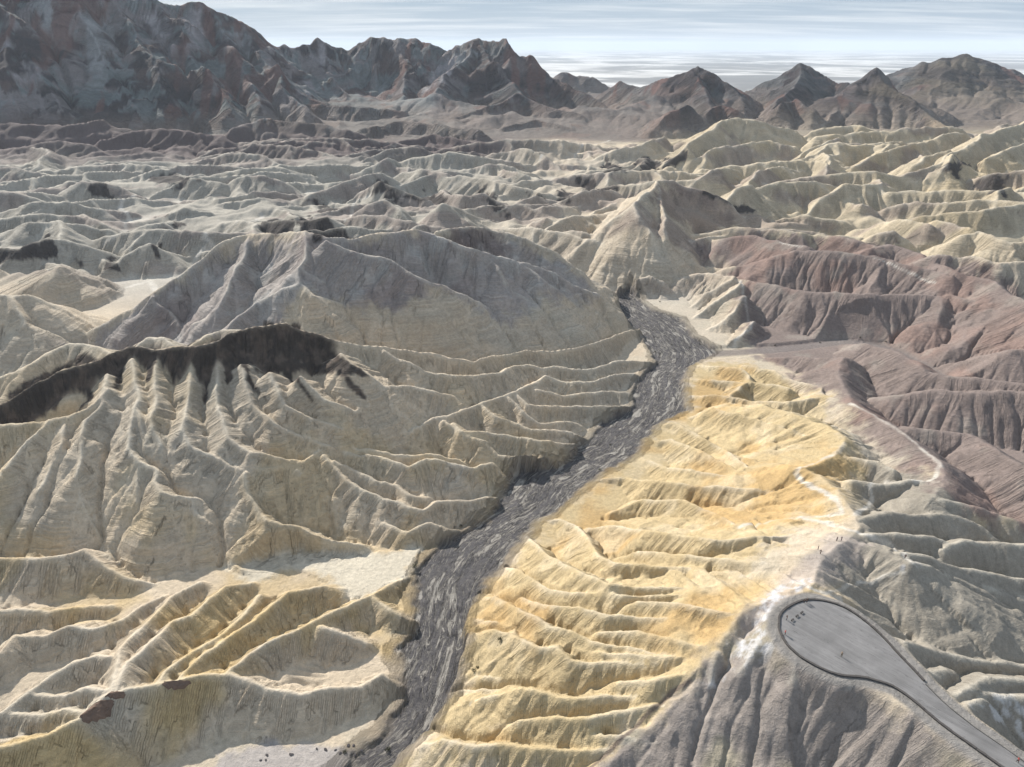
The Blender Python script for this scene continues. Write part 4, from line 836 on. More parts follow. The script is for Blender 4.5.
def wash_material():
    m, t, b = nodes('wash_gravel')
    geo = t.nodes.new('ShaderNodeNewGeometry').outputs['Position']
    fl = N(t, 'ShaderNodeAttribute', _attribute_name='flow').outputs['Vector']
    wob = N(t, 'ShaderNodeTexNoise', [(fl, 'Vector')], Scale=0.03, Detail=3.0).outputs['Color']
    off = N(t, 'ShaderNodeVectorMath', [(wob, 0)], _operation='SCALE', Scale=7.0).outputs[0]
    fw = N(t, 'ShaderNodeVectorMath', [(fl, 0), (off, 1)], _operation='ADD').outputs[0]
    m1 = N(t, 'ShaderNodeMapping', [(fw, 'Vector')], Scale=(0.045, 0.36, 1.0)).outputs[0]
    m2 = N(t, 'ShaderNodeMapping', [(fw, 'Vector')], Rotation=(0, 0, 0.22), Scale=(0.2, 1.0, 1.0)).outputs[0]
    bars = ramp(t, noise(t, m1, 0.6, 4, 0.6, 0.3), 0.38, 0.62)
    s1 = ramp(t, noise(t, m1, 1.0, 8, 0.76, 0.7), 0.52, 0.58)
    s2 = ramp(t, noise(t, m2, 1.0, 8, 0.78, 0.8), 0.51, 0.59)
    lines = mathn(t, 'MAXIMUM', mathn(t, 'MULTIPLY', s1, 0.95), mathn(t, 'MULTIPLY', s2, mathn(t, 'MULTIPLY_ADD', bars, 0.5, 0.3)))
    dk = ramp(t, mathn(t, 'ABSOLUTE', mathn(t, 'SUBTRACT', noise(t, m1, 0.8, 5, 0.6, 0.4), 0.45)), 0.018, 0.004)
    g = noise(t, geo, 1.6, 6, 0.7)
    lump = ramp(t, noise(t, geo, 0.5, 5, 0.7), 0.35, 0.65)
    base = mixc(t, mathn(t, 'MULTIPLY_ADD', g, 0.6, mathn(t, 'MULTIPLY', lump, 0.4)), (0.06, 0.057, 0.062), (0.21, 0.198, 0.198))
    base = mixc(t, mathn(t, 'MULTIPLY', dk, 0.7), base, (0.05, 0.047, 0.05))
    col = mixc(t, lines, base, (0.44, 0.41, 0.37))
    at = N(t, 'ShaderNodeAttribute', _attribute_name='Col')
    col = mixc(t, at.outputs['Alpha'], at.outputs['Color'], col)
    t.links.new(col, b.inputs['Base Color']); b.inputs['Roughness'].default_value = 0.95
    h = mathn(t, 'ADD', mathn(t, 'MULTIPLY', lines, -0.5), mathn(t, 'ADD', mathn(t, 'MULTIPLY', dk, -0.6), g))
    bp = N(t, 'ShaderNodeBump', [(h, 'Height')], Strength=1.0, Distance=1.5)
    t.links.new(bp.outputs[0], b.inputs['Normal'])
    return m

# ---------------------------------------------------------------- the badlands surface
SURVEY = {'RIDGES': RIDGES, 'WASH': WASH, 'TRIB': TRIB, 'PLAT': PLAT, 'PAN': PAN, 'LOW': LOW}
surface = build(SURVEY)

def lerp_col(C, k, col):
    C += (np.array(col, np.float32) - C) * k[:, None].astype(np.float32)

def zone_mask(x, y, poly, soft, wob, seed, scale=6.0):
    out = np.zeros(x.shape, np.float32)
    m = near_mask(x, y, poly, soft + wob)
    if m.any():
        xs, ys = x[m], y[m]
        d = poly_sdf(xs, ys, poly) + wob * 2 * (fbm(xs / scale, ys / scale, 4, seed, 0.6) - 0.5)
        out[m] = smooth(soft, -soft, d)
    return out

def colour_terrain(x, y, z, nz, hp, flow_d, dtrib, cap, crest, rl):
    n = len(x)
    C = np.empty((n, 3), np.float32)
    C[:] = (0.50, 0.415, 0.312)                                         # cream-olive mudstone
    big = fbm(x / 70, y / 70, 4, 101); med = fbm(x / 16, y / 16, 4, 102); patch = fbm(x / 32 + 9, y / 32, 4, 103)
    lerp_col(C, smooth(0.45, 0.70, big) * 0.6, (0.42, 0.375, 0.31))
    lerp_col(C, smooth(0.46, 0.66, patch) * (0.45 + 0.5 * smooth(230, 180, y)) * smooth(420, 250, y), (0.49, 0.365, 0.19))
    lerp_col(C, smooth(0.55, 0.75, med) * 0.4, (0.44, 0.40, 0.32))
    # middle distance: paler, greyer left; yellower right
    mid = smooth(480, 640, y)
    lerp_col(C, mid * smooth(200, -150, x), (0.35, 0.322, 0.275))
    lerp_col(C, mid * smooth(150, 320, x), (0.45, 0.38, 0.275))
    lerp_col(C, mid * smooth(200, 420, x) * smooth(0.50, 0.66, big) * 0.6, (0.46, 0.365, 0.23))
    lerp_col(C, mid * smooth(0.54, 0.66, fbm(x / 90, y / 40, 3, 110)) * 0.6, (0.25, 0.20, 0.18))
    fl = z - floor_level(x, y)
    lerp_col(C, mid * smooth(1350, 1100, y) * smooth(4.5, 0.8, fl + 3 * (med - 0.5)) * 0.8, (0.50, 0.47, 0.41))
    # brown plain under the mountains
    pl = smooth(1180, 1400, y + 60 * (big - 0.5)) * smooth(150, -100, x)
    lerp_col(C, pl, (0.12, 0.092, 0.088))
    Z = {k: zone_mask(x, y, p, s, w, 200 + i) for i, (k, p, s, w) in enumerate([
        ('yellow', ZONES['yellow'], 6, 11), ('red', ZONES['red'], 6, 12), ('grey', ZONES['grey'], 6, 10), ('dark', ZONES['dark'], 1.0, 3.5),
        ('purple', ZONES['purple'], 3, 6), ('tan', ZONES['tan'], 4, 6), ('salt_a', ZONES['salt_a'], 2, 6),
        ('salt_b', ZONES['salt_b'], 1, 4), ('salt_c', ZONES['salt_c'], 1, 4), ('salt_d', ZONES['salt_d'], 1, 3), ('rock_w', ZONES['rock_w'], 1.5, 4),
        ('pan', ZONES['pan'], 3, 7), ('gravel', ZONES['gravel'], 1.5, 4), ('upslope', ZONES['upslope'], 3, 6), ('brown_p', ZONES['brown_p'], 5, 14), ('brown_g', ZONES['brown_g'], 4, 10)])}
    lerp_col(C, Z['grey'], (0.33, 0.295, 0.27))
    lerp_col(C, Z['grey'] * smooth(0.5, 0.7, patch) * 0.8, (0.25, 0.21, 0.195))
    lerp_col(C, Z['grey'] * smooth(0.56, 0.72, med) * 0.6, (0.38, 0.365, 0.34))
    lerp_col(C, Z['brown_g'] * 0.8, (0.17, 0.135, 0.125))
    lerp_col(C, Z['brown_p'] * 0.75, (0.215, 0.165, 0.14))
    lerp_col(C, Z['tan'], (0.30, 0.268, 0.222))
    lerp_col(C, Z['yellow'], (0.46, 0.36, 0.21))
    lerp_col(C, Z['yellow'] * smooth(0.50, 0.66, patch) * 0.8, (0.44, 0.295, 0.135))
    lerp_col(C, Z['yellow'] * smooth(0.56, 0.70, med) * 0.6, (0.52, 0.43, 0.29))
    lerp_col(C, Z['red'], (0.215, 0.172, 0.154))
    lerp_col(C, Z['red'] * smooth(0.50, 0.68, patch) * 0.8, (0.235, 0.165, 0.14))
    lerp_col(C, Z['red'] * smooth(0.58, 0.74, med) * 0.6, (0.27, 0.235, 0.205))
    lerp_col(C, Z['purple'], (0.25, 0.218, 0.195))
    lerp_col(C, Z['purple'] * smooth(0.52, 0.68, med) * 0.7, (0.31, 0.275, 0.20))
    lerp_col(C, Z['upslope'] * 0.7, (0.36, 0.31, 0.28))
    salt = np.maximum.reduce([Z['salt_a'], Z['salt_b'], Z['salt_c'], Z['salt_d']])
    lerp_col(C, salt * 0.9 * smooth(0.42, 0.64, fbm(x / 2.6, y / 2.6, 5, 120, 0.65)), (0.52, 0.51, 0.52))
    lerp_col(C, Z['rock_w'] * smooth(0.42, 0.6, fbm(x / 2.5, y / 2.5, 4, 121)), (0.55, 0.53, 0.51))
    lerp_col(C, Z['pan'] * smooth(5, 2, z), (0.55, 0.49, 0.39))
    lerp_col(C, Z['gravel'] * smooth(4, 1.5, z), (0.36, 0.325, 0.30))
    # dark conglomerate cap and the debris running down its gullies
    dk = np.maximum(cap[0] * smooth(-88, -100, x + 16 * (med - 0.5)), Z['dark'] * cap[1])
    for i, l in enumerate(DRIPS):
        m = near_mask(x, y, l, 8)
        d, u, v = line_dist(x[m], y[m], l)
        w = 2.2 - 0.075 * u + 3.2 * (fbm(x[m] / 4, y[m] / 4, 3, 130 + i) - 0.5)
        q = dk[m]; dk[m] = np.maximum(q, smooth(0.9, -0.6, d - w))
    lerp_col(C, dk, (0.070, 0.058, 0.050))
    lerp_col(C, dk * smooth(0.50, 0.62, fbm(x / 5, (y + z) / 9, 4, 133, 0.6)) * 0.7, (0.135, 0.105, 0.085))
    lerp_col(C, cap[0] * smooth(-100, -94, x) * smooth(-52, -62, x) * smooth(0.30, 0.5, patch), (0.115, 0.075, 0.054))
    for i, p in enumerate(BLACK):
        s = 0.9 if p[0][1] < 900 else 2.0
        lerp_col(C, zone_mask(x, y, p, s, 9 * s, 300 + i, 16.0) * 0.95, (0.055, 0.047, 0.045))
    # mountains: volcanic browns with pale and green beds
    mt = smooth(1480, 1640, y + 160 * (fbm(x / 200, y / 200, 3, 140) - 0.5) + 1.2 * (z - 30)) * (1 - smooth(350, 700, x) * smooth(1900, 1500, y))
    bed = fbm((x + 0.8 * y) / 180, (z * 2.2 + y * 0.15) / 60, 4, 141, 0.6); bed2 = fbm((x - 0.5 * y) / 150, (y + z) / 220, 4, 142, 0.6)
    M = np.empty((n, 3), np.float32); M[:] = (0.045, 0.036, 0.040)
    west = smooth(200, -500, x)                                          # western range coloured paler to stand in for light on its shaded face
    lerp_col(M, west * 0.8, (0.066, 0.052, 0.054))
    f1 = 0.55 * fbm(x / 110 + 3, (y + z) / 150, 4, 145, 0.6) + 0.45 * fbm(rl[:, 0] / 22, rl[:, 1] / 150, 4, 148, 0.6)
    f2 = 0.5 * fbm(x / 90 - 4, (y + z) / 120, 4, 146, 0.6) + 0.5 * fbm(rl[:, 0] / 18 + 40, rl[:, 1] / 120, 4, 149, 0.6)
    lerp_col(M, smooth(0.46, 0.60, bed), (0.105, 0.076, 0.070))
    lerp_col(M, smooth(0.54, 0.64, bed2) * 0.85, (0.040, 0.036, 0.040))
    lerp_col(M, smooth(0.50, 0.57, f1) * (0.25 + 0.4 * west), (0.27, 0.245, 0.24))
    lerp_col(M, smooth(0.51, 0.58, f2) * (0.25 + 0.45 * west), (0.165, 0.195, 0.195))
    lerp_col(M, smooth(0.60, 0.66, fbm(x / 70, (y - z) / 90, 4, 147, 0.6)) * 0.7, (0.145, 0.075, 0.062))
    for i, p in enumerate(PALE):
        lerp_col(M, zone_mask(x, y, p, 10, 55, 400 + i, 60.0) * (0.3 + 0.7 * smooth(0.42, 0.56, f1)) * 0.9, (0.30, 0.28, 0.285) if i % 3 else (0.27, 0.275, 0.275))
    dm = zone_mask(x, y, ZONES['dome'], 40, 80, 450, 90.0)
    lerp_col(M, dm * 0.85, (0.115, 0.095, 0.072)); lerp_col(M, dm * smooth(0.48, 0.56, fbm((x + y) / 900, (z + 0.12 * x) / 22, 3, 451)) * 0.8, (0.055, 0.046, 0.045))
    low = smooth(75, 25, z + 30 * (bed - 0.5))
    lerp_col(M, low * 0.7, (0.20, 0.165, 0.14))
    C += (M - C) * mt[:, None].astype(np.float32)
    # pale dry crust along the sharp crests, with rim light painted into it
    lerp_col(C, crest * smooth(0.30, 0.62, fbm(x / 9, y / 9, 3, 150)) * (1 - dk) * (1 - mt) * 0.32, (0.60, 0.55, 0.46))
    # footpaths
    for i, (w, l) in enumerate(TRAILS):
        m = near_mask(x, y, l, 3 * w + 4)
        d, u, v = line_dist(x[m], y[m], l)
        w = 0.7 * w; k = smooth(w, 0.2 * w, d + 0.9 * w * (fbm(x[m] / (2.0 * w), y[m] / (2.0 * w), 3, 160 + i) - 0.5))
        sub = C[m]; lerp_col(sub, k * (0.35 + 0.5 * smooth(0.3, 0.6, fbm(x[m] / 12, y[m] / 12, 3, 180 + i))), (0.58, 0.54, 0.48)); C[m] = sub
    m = near_mask(x, y, DARKLINE, 6)
    d, u, v = line_dist(x[m], y[m], DARKLINE)
    sub = C[m]; lerp_col(sub, smooth(0.9, 0.3, d) * 0.8, (0.13, 0.10, 0.085)); C[m] = sub
    # side channel gravel
    lerp_col(C, smooth(6.5, 3.5, dtrib) * smooth(6, 3, z) * 0.8, (0.19, 0.165, 0.155))
    # a collar of made ground round the overlook
    lerp_col(C, smooth(4.2, 2.6, hp), (0.23, 0.215, 0.20))
    return C

def make_terrain():
    y_near, y_far, q = 92.0, 3880.0, 0.0034
    rows = int(math.log(y_far / y_near) / q) + 1; cols = 1050
    yy = y_near * np.exp(q * np.arange(rows)); u = np.linspace(-1, 1, cols)     # spacing grows with distance
    X = u[None, :] * (0.80 * yy + 48.0)[:, None]; Y = np.repeat(yy[:, None], cols, 1)
    x = X.ravel(); y = Y.ravel(); z = surface(x, y).astype(np.float64)
    Zg = z.reshape(rows, cols)
    # vertex normals from the whole sheet so that its pieces join without a seam
    P = np.stack([X, Y, Zg], -1)
    du = np.empty_like(P); du[:, 1:-1] = P[:, 2:] - P[:, :-2]; du[:, 0] = P[:, 1] - P[:, 0]; du[:, -1] = P[:, -1] - P[:, -2]
    dv = np.empty_like(P); dv[1:-1] = P[2:] - P[:-2]; dv[0] = P[1] - P[0]; dv[-1] = P[-1] - P[-2]
    nrm = np.cross(du, dv); nrm /= np.linalg.norm(nrm, axis=-1, keepdims=True); nrm = nrm.reshape(-1, 3)
    big = np.full(x.shape, 1e3)
    wd = big.copy(); m = near_mask(x, y, WASH, 20); wd[m] = poly_sdf(x[m], y[m], WASH) + 7.0 * (fbm(x[m] / 11, y[m] / 11, 4, 3, 0.62) - 0.5)
    hp = big.copy(); m = near_mask(x, y, PLAT, 12); hp[m] = poly_sdf(x[m], y[m], PLAT)
    td = big.copy(); m = near_mask(x, y, TRIB, 20); td[m] = line_dist(x[m], y[m], TRIB)[0]
    rill = surface.rills(x, y)
    names_of = [''] + [nme for nme, par, ls in RIDGES for l in ls] + ['W']; rid = np.minimum(rill[:, 2].astype(int), len(names_of) - 1)
    isD = np.array([q == 'D' for q in names_of], np.float32)[rid]
    cap = [blur((isD * (nrm[:, 1] < 0.15) * (rill[:, 1] < 15)).reshape(rows, cols).astype(np.float32), 1).ravel()]
    isF = np.array([q in ('F', 'K') for q in names_of], np.float32)[rid]
    cap.append(blur((1.0 - isF * (rill[:, 1] < 5.0)).reshape(rows, cols).astype(np.float32) * (nrm[:, 1] < 0.2).reshape(rows, cols), 1).ravel())
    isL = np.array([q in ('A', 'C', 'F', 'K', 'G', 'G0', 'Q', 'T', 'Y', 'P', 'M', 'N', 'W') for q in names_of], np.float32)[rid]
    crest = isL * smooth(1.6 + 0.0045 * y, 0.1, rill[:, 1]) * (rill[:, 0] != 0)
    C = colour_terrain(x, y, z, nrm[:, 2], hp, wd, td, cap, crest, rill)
    # braid coordinates along the wash
    flow = np.zeros((len(x), 3), np.float32); m = near_mask(x, y, WASH, 20)
    d, fu, fv = line_dist(x[m], y[m], WASH_MID); flow[m, 0] = fu; flow[m, 1] = fv
    wk = smooth(2.2, -2.6, wd + 3.0 * (fbm(x / 2.5, y / 2.5, 3, 37) - 0.5))
    # where two crests' slopes meet the rill coordinates jump: fade the rills out there
    U = rill[:, 0].reshape(rows, cols); V = rill[:, 1].reshape(rows, cols); jump = np.zeros((rows, cols), bool)
    for A in (U, V):
        lim = 2.6 * (0.0034 * Y + 0.7)
        j = np.abs(A[1:] - A[:-1]) > lim[1:]; jump[1:] |= j; jump[:-1] |= j
        j = np.abs(A[:, 1:] - A[:, :-1]) > lim[:, 1:]; jump[:, 1:] |= j; jump[:, :-1] |= j
    keep = blur(1.0 - jump.astype(np.float32), 2); keep[jump] = 0.0
    keep = keep * np.array([0.35 if q in ('O', 'T') else 0.6 if q in ('R', 'Y') else 1.0 for q in names_of], np.float32)[rid].reshape(rows, cols)
    keep = (keep * np.clip(V / 2.0, 0, 1)).ravel().astype(np.float32)
    # faces and the piece of country each belongs to
    i = np.arange(rows - 1)[:, None] * cols + np.arange(cols - 1)[None, :]
    quads = np.stack([i, i + 1, i + 1 + cols, i + cols], -1).reshape(-1, 4)
    c = quads[:, 0]
    reg = np.zeros(len(quads), np.int32)
    names = ['badlands_terrain', 'dry_wash', 'yellow_hillside', 'red_hills', 'grey_hill', 'mountains']
    labels = ['cream and olive eroded badland ridges left of and beyond the dry wash', 'dark grey dry wash with pale braided channels', 'bright yellow ribbed hillside right of the dry wash',
              'brown-red rounded hills at the right', 'large grey-mauve hill behind the dark-capped ridge', 'dark brown mountains along the skyline']
    def inz(k): 
        o = np.zeros(len(c), bool); mm = near_mask(x[c], y[c], ZONES[k], 0); o[mm] = poly_sdf(x[c][mm], y[c][mm], ZONES[k]) < 0; return o
    reg[y[c] > 1560] = 5
    for k, nme in ((4, 'grey'), (3, 'red'), (2, 'yellow')): reg[inz(nme)] = k
    reg[wd[c] < 4.0] = 1
    mats = [terrain_material('badland_clay', 1.0, 0.6), wash_material(), None, None, None, terrain_material('mountain_rock', 0.16, 5.0)]
    for k in (2, 3, 4): mats[k] = mats[0]
    for k, nme in enumerate(names):
        f = quads[reg == k]
        vid, inv = np.unique(f, return_inverse=True)
        me = bpy.data.meshes.new(nme)
        me.vertices.add(len(vid)); me.vertices.foreach_set('co', np.stack([x[vid], y[vid], z[vid]], -1).astype(np.float32).ravel())
        me.loops.add(f.size); me.loops.foreach_set('vertex_index', inv.astype(np.int32).ravel())
        me.polygons.add(len(f)); me.polygons.foreach_set('loop_start', (np.arange(len(f)) * 4).astype(np.int32))
        me.update(calc_edges=True)
        me.polygons.foreach_set('use_smooth', np.ones(len(f), bool))
        a = me.attributes.new('Col', 'FLOAT_COLOR', 'POINT')
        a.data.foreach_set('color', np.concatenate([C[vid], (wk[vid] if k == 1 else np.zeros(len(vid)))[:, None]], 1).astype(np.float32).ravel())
        a = me.attributes.new('rill', 'FLOAT_VECTOR', 'POINT'); a.data.foreach_set('vector', np.concatenate([rill[vid, :2], keep[vid][:, None]], 1).ravel())
        if k == 1:
            a = me.attributes.new('flow', 'FLOAT_VECTOR', 'POINT'); a.data.foreach_set('vector', flow[vid].ravel())
        me.normals_split_custom_set_from_vertices(nrm[vid].astype(np.float32))
        me.materials.append(mats[k])
        o = bpy.data.objects.new(nme, me); COL.objects.link(o)
        o['kind'] = 'structure'; o['label'] = labels[k]
make_terrain()

# ---------------------------------------------------------------- valley floor far beyond, and the air
def valley_material():
    m, t, b = nodes('salt_flat')
    geo = t.nodes.new('ShaderNodeNewGeometry').outputs['Position']
    mp = N(t, 'ShaderNodeMapping', [(geo, 'Vector')], Scale=(0.00042, 0.00030, 1.0)).outputs[0]
    a = noise(t, mp, 1.0, 8, 0.62, 0.6)
    k = ramp(t, a, 0.44, 0.56)
    k2 = ramp(t, noise(t, geo, 0.0016, 6, 0.6), 0.45, 0.62)
    col = mixc(t, k, (0.62, 0.60, 0.57), (0.16, 0.155, 0.15))
    col = mixc(t, mathn(t, 'MULTIPLY', k2, 0.5), col, (0.22, 0.21, 0.20))
    t.links.new(col, b.inputs['Base Color']); b.inputs['Roughness'].default_value = 0.9
    return m

def sheet(name, x0, x1, y0, y1, z, mat):
    me = bpy.data.meshes.new(name)
    me.from_pydata([(x0, y0, z), (x1, y0, z), (x1, y1, z), (x0, y1, z)], [], [(0, 1, 2, 3)])
    me.materials.append(mat)
    o = bpy.data.objects.new(name, me); COL.objects.link(o); o['kind'] = 'structure'
    return o
sheet('valley_floor', -60000, 60000, -20000, 90000, -150.0, valley_material())['label'] = 'pale salt flats of the wide valley beyond the mountains'

def make_haze():
    bm = bmesh.new(); bmesh.ops.create_cube(bm, size=1.0)
    lo = Vector((-60010, -20010, -320)); hi = Vector((60010, 90010, 520))
    for v in bm.verts: v.co = Vector([lo[i] if v.co[i] < 0 else hi[i] for i in range(3)])
    me = bpy.data.meshes.new('haze'); bm.to_mesh(me); bm.free()
    m = bpy.data.materials.new('haze_air'); m.use_nodes = True; t = m.node_tree; t.nodes.clear()
    out = t.nodes.new('ShaderNodeOutputMaterial'); v = t.nodes.new('ShaderNodeVolumePrincipled')
    v.inputs['Color'].default_value = (0.78, 0.88, 1.0, 1.0); v.inputs['Density'].default_value = 0.000034; v.inputs['Anisotropy'].default_value = 0.0
    t.links.new(v.outputs[0], out.inputs['Volume'])
    me.materials.append(m)
    o = bpy.data.objects.new('haze', me); COL.objects.link(o); o['kind'] = 'stuff'
    o['label'] = 'thin pale blue haze in the air over the valley'; o['category'] = 'haze'
make_haze()

# ---------------------------------------------------------------- the overlook: paving, wall, kerb
def plain(name, col, rough=0.8, var=0.25, scale=3.0):
    m, t, b = nodes(name)
    geo = t.nodes.new('ShaderNodeTexCoord').outputs['Object']
    n = noise(t, geo, scale, 4, 0.6)
    base = N(t, 'ShaderNodeRGB'); base.outputs[0].default_value = (*col, 1.0)
    t.links.new(scale_by(t, base.outputs[0], mathn(t, 'MULTIPLY_ADD', n, 2 * var, 1.0 - var)), b.inputs['Base Color'])
    b.inputs['Roughness'].default_value = rough
    bp = N(t, 'ShaderNodeBump', [(n, 'Height')], Strength=0.4, Distance=0.03); t.links.new(bp.outputs[0], b.inputs['Normal'])
    return m

def link(name, me, mat=None, parent=None, **props):
    if mat is not None: me.materials.append(mat)
    o = bpy.data.objects.new(name, me); COL.objects.link(o); o.parent = parent
    for k, v in props.items(): o[k] = v
    return o

def from_bm(name, bm):
    me = bpy.data.meshes.new(name); bm.to_mesh(me); bm.free(); return me

def chaikin(p, closed, n=2):
    for _ in range(n):
        q = []
        m = len(p)
        for i in range(m if closed else m - 1):
            a, b = p[i], p[(i + 1) % m]
            q += [(a[0] * .75 + b[0] * .25, a[1] * .75 + b[1] * .25), (a[0] * .25 + b[0] * .75, a[1] * .25 + b[1] * .75)]
        p = q if closed else [p[0]] + q + [p[-1]]
    return p

def resample(p, step):
    p = np.array(p); s = np.r_[0, np.cumsum(np.hypot(*np.diff(p, axis=0).T))]
    t = np.linspace(0, s[-1], max(int(s[-1] / step), 2) + 1)
    return np.c_[np.interp(t, s, p[:, 0]), np.interp(t, s, p[:, 1])]

PZ = 48.0
def paving_material():
    m, t, b = nodes('paving')
    geo = t.nodes.new('ShaderNodeNewGeometry').outputs['Position']
    rot = N(t, 'ShaderNodeMapping', [(geo, 'Vector')], Rotation=(0, 0, math.radians(47)), Scale=(1, 1, 1)).outputs[0]
    st = noise(t, N(t, 'ShaderNodeMapping', [(rot, 'Vector')], Scale=(0.035, 0.9, 1)).outputs[0], 1.0, 5, 0.6)
    pat = noise(t, geo, 0.16, 5, 0.6); grit = noise(t, geo, 6.0, 3, 0.6)
    crack = ramp(t, mathn(t, 'ABSOLUTE', mathn(t, 'SUBTRACT', noise(t, N(t, 'ShaderNodeMapping', [(rot, 'Vector')], Scale=(0.05, 0.5, 1)).outputs[0], 1.0, 4, 0.5), 0.5)), 0.008, 0.0)
    v = mathn(t, 'MULTIPLY', mathn(t, 'MULTIPLY_ADD', st, 0.8, 0.6), mathn(t, 'MULTIPLY_ADD', pat, 0.9, 0.55))
    v = mathn(t, 'MULTIPLY', v, mathn(t, 'MULTIPLY_ADD', grit, 0.2, 0.9))
    c = N(t, 'ShaderNodeRGB'); c.outputs[0].default_value = (0.195, 0.189, 0.187, 1)
    col = mixc(t, mathn(t, 'MULTIPLY', crack, 0.7), scale_by(t, c.outputs[0], v), (0.09, 0.088, 0.088))
    t.links.new(col, b.inputs['Base Color']); b.inputs['Roughness'].default_value = 0.85
    return m

ring = resample(chaikin(PLAT[:17], False, 2), 0.9)
low_side = resample(chaikin(PLAT[17:], False, 2), 0.9)
outline = np.concatenate([ring, low_side])
bm = bmesh.new()
vs_ = [bm.verts.new((p[0], p[1], PZ)) for p in outline]
f = bm.faces.new(vs_)
if f.normal.z < 0: f.normal_flip()
bm.normal_update()
if f.normal.z < 0: bmesh.ops.reverse_faces(bm, faces=[f])
ex = bmesh.ops.extrude_face_region(bm, geom=[f])
bmesh.ops.translate(bm, vec=(0, 0, -0.35), verts=[g for g in ex['geom'] if isinstance(g, bmesh.types.BMVert)])
bmesh.ops.recalc_face_normals(bm, faces=bm.faces)
bmesh.ops.triangulate(bm, faces=bm.faces)
link('paved_overlook', from_bm('paved_overlook', bm), paving_material(), kind='structure', label='grey teardrop-shaped paved overlook narrowing into its access path')

def wall_run(path, width, height, step, base_z, rnd, lift=0.0):
    """blocks laid end to end along a line; the top course is a little wider"""
    P = resample(path, step); bm = bmesh.new()
    for a, b in zip(P[:-1], P[1:]):
        d = b - a; L = float(np.hypot(*d)); d = d / L; n = np.array([-d[1], d[0]])
        w = width * (0.5 + 0.06 * rnd.uniform(-1, 1)); h = height + 0.05 * rnd.uniform(-1, 1); k = 0.03 * rnd.uniform(-1, 1)
        a2 = a + n * k + d * 0.012; b2 = b + n * k - d * 0.012
        v = []
        for z in (base_z, base_z + h):
            for q, s in ((a2, -1), (b2, -1), (b2, 1), (a2, 1)):
                c = q + n * s * w; v.append(bm.verts.new((c[0], c[1], z)))
        for i in ((3, 2, 1, 0), (4, 5, 6, 7), (0, 1, 5, 4), (1, 2, 6, 5), (2, 3, 7, 6), (3, 0, 4, 7)): bm.faces.new([v[j] for j in i])
    bmesh.ops.recalc_face_normals(bm, faces=bm.faces)
    return bm

rnd = random.Random(4)
right_end = int(len(ring) * 0.62)
wall_line = np.concatenate([ring[:right_end][::-1], low_side[::-1]])
tmp = []                                       # push the line just outside the paving
for i, p in enumerate(wall_line):
    a = wall_line[max(i - 1, 0)]; b = wall_line[min(i + 1, len(wall_line) - 1)]
    d = b - a; d = d / (np.hypot(*d) + 1e-9); n = np.array([-d[1], d[0]])
    c = p + n * 0.35
    if poly_sdf(np.array([c[0]]), np.array([c[1]]), PLAT)[0] < 0: c = p - n * 0.35
    tmp.append(c)
wall_line = np.array(tmp)
stone_dark = plain('wall_stone', (0.105, 0.095, 0.088), 0.9, 0.45, 1.3)
coping_mat = plain('coping_stone', (0.085, 0.078, 0.074), 0.9, 0.35, 1.1)
wall = bpy.data.objects.new('low_stone_wall', None); COL.objects.link(wall); wall.location = (0, 0, 0)
wall['label'] = 'low dark stone wall curving round the paved overlook and along its path'; wall['category'] = 'wall'
link('wall_stones', from_bm('wall_stones', wall_run(wall_line, 0.46, 0.62, 0.75, PZ - 0.75 + 0.25, rnd)), stone_dark, wall)
link('coping', from_bm('coping', wall_run(wall_line, 0.56, 0.11, 1.1, PZ + 0.20, rnd)), coping_mat, wall)
bm = wall_run(ring[right_end:], 0.22, 0.20, 1.5, PZ - 0.06, rnd)
link('kerb', from_bm('kerb', bm), plain('kerb_concrete', (0.10, 0.095, 0.09)), kind='structure', label='low dark kerb along the open side of the access path')

# ---------------------------------------------------------------- benches
bench_mat = plain('bench_concrete', (0.075, 0.07, 0.068), 0.8, 0.2)
def box_mesh(name, sx, sy, sz, z0, ox=0.0, bev=0.02):
    bm = bmesh.new(); bmesh.ops.create_cube(bm, size=1.0)
    for v in bm.verts: v.co = Vector((v.co.x * sx + ox, v.co.y * sy, (v.co.z + 0.5) * sz + z0))
    bmesh.ops.bevel(bm, geom=bm.edges[:], offset=bev, segments=2, affect='EDGES')
    return from_bm(name, bm)
seat_me = box_mesh('seat', 1.1, 0.42, 0.10, 0.34); seat_me.materials.append(bench_mat)
sup_me = [box_mesh('support', 0.18, 0.34, 0.34, 0.0, s * 0.36) for s in (-1, 1)]
for m_ in sup_me: m_.materials.append(bench_mat)
bench_labels = ['dark backless stone bench, nearest the camera of the three by the wall', 'dark backless stone bench, middle one of the three by the wall', 'dark backless stone bench, farthest from the camera of the three by the wall']
ba = math.atan2(BENCH[2][1] - BENCH[0][1], BENCH[2][0] - BENCH[0][0])
for (bx, by), lab in zip(BENCH, bench_labels):
    e = bpy.data.objects.new('stone_bench', None); COL.objects.link(e)
    e.location = (bx, by, PZ); e.rotation_euler = (0, 0, ba)
    e['label'] = lab; e['category'] = 'bench'; e['group'] = 'benches on the overlook'
    link('seat', seat_me, None, e)
    for m_ in sup_me: link('support', m_, None, e)

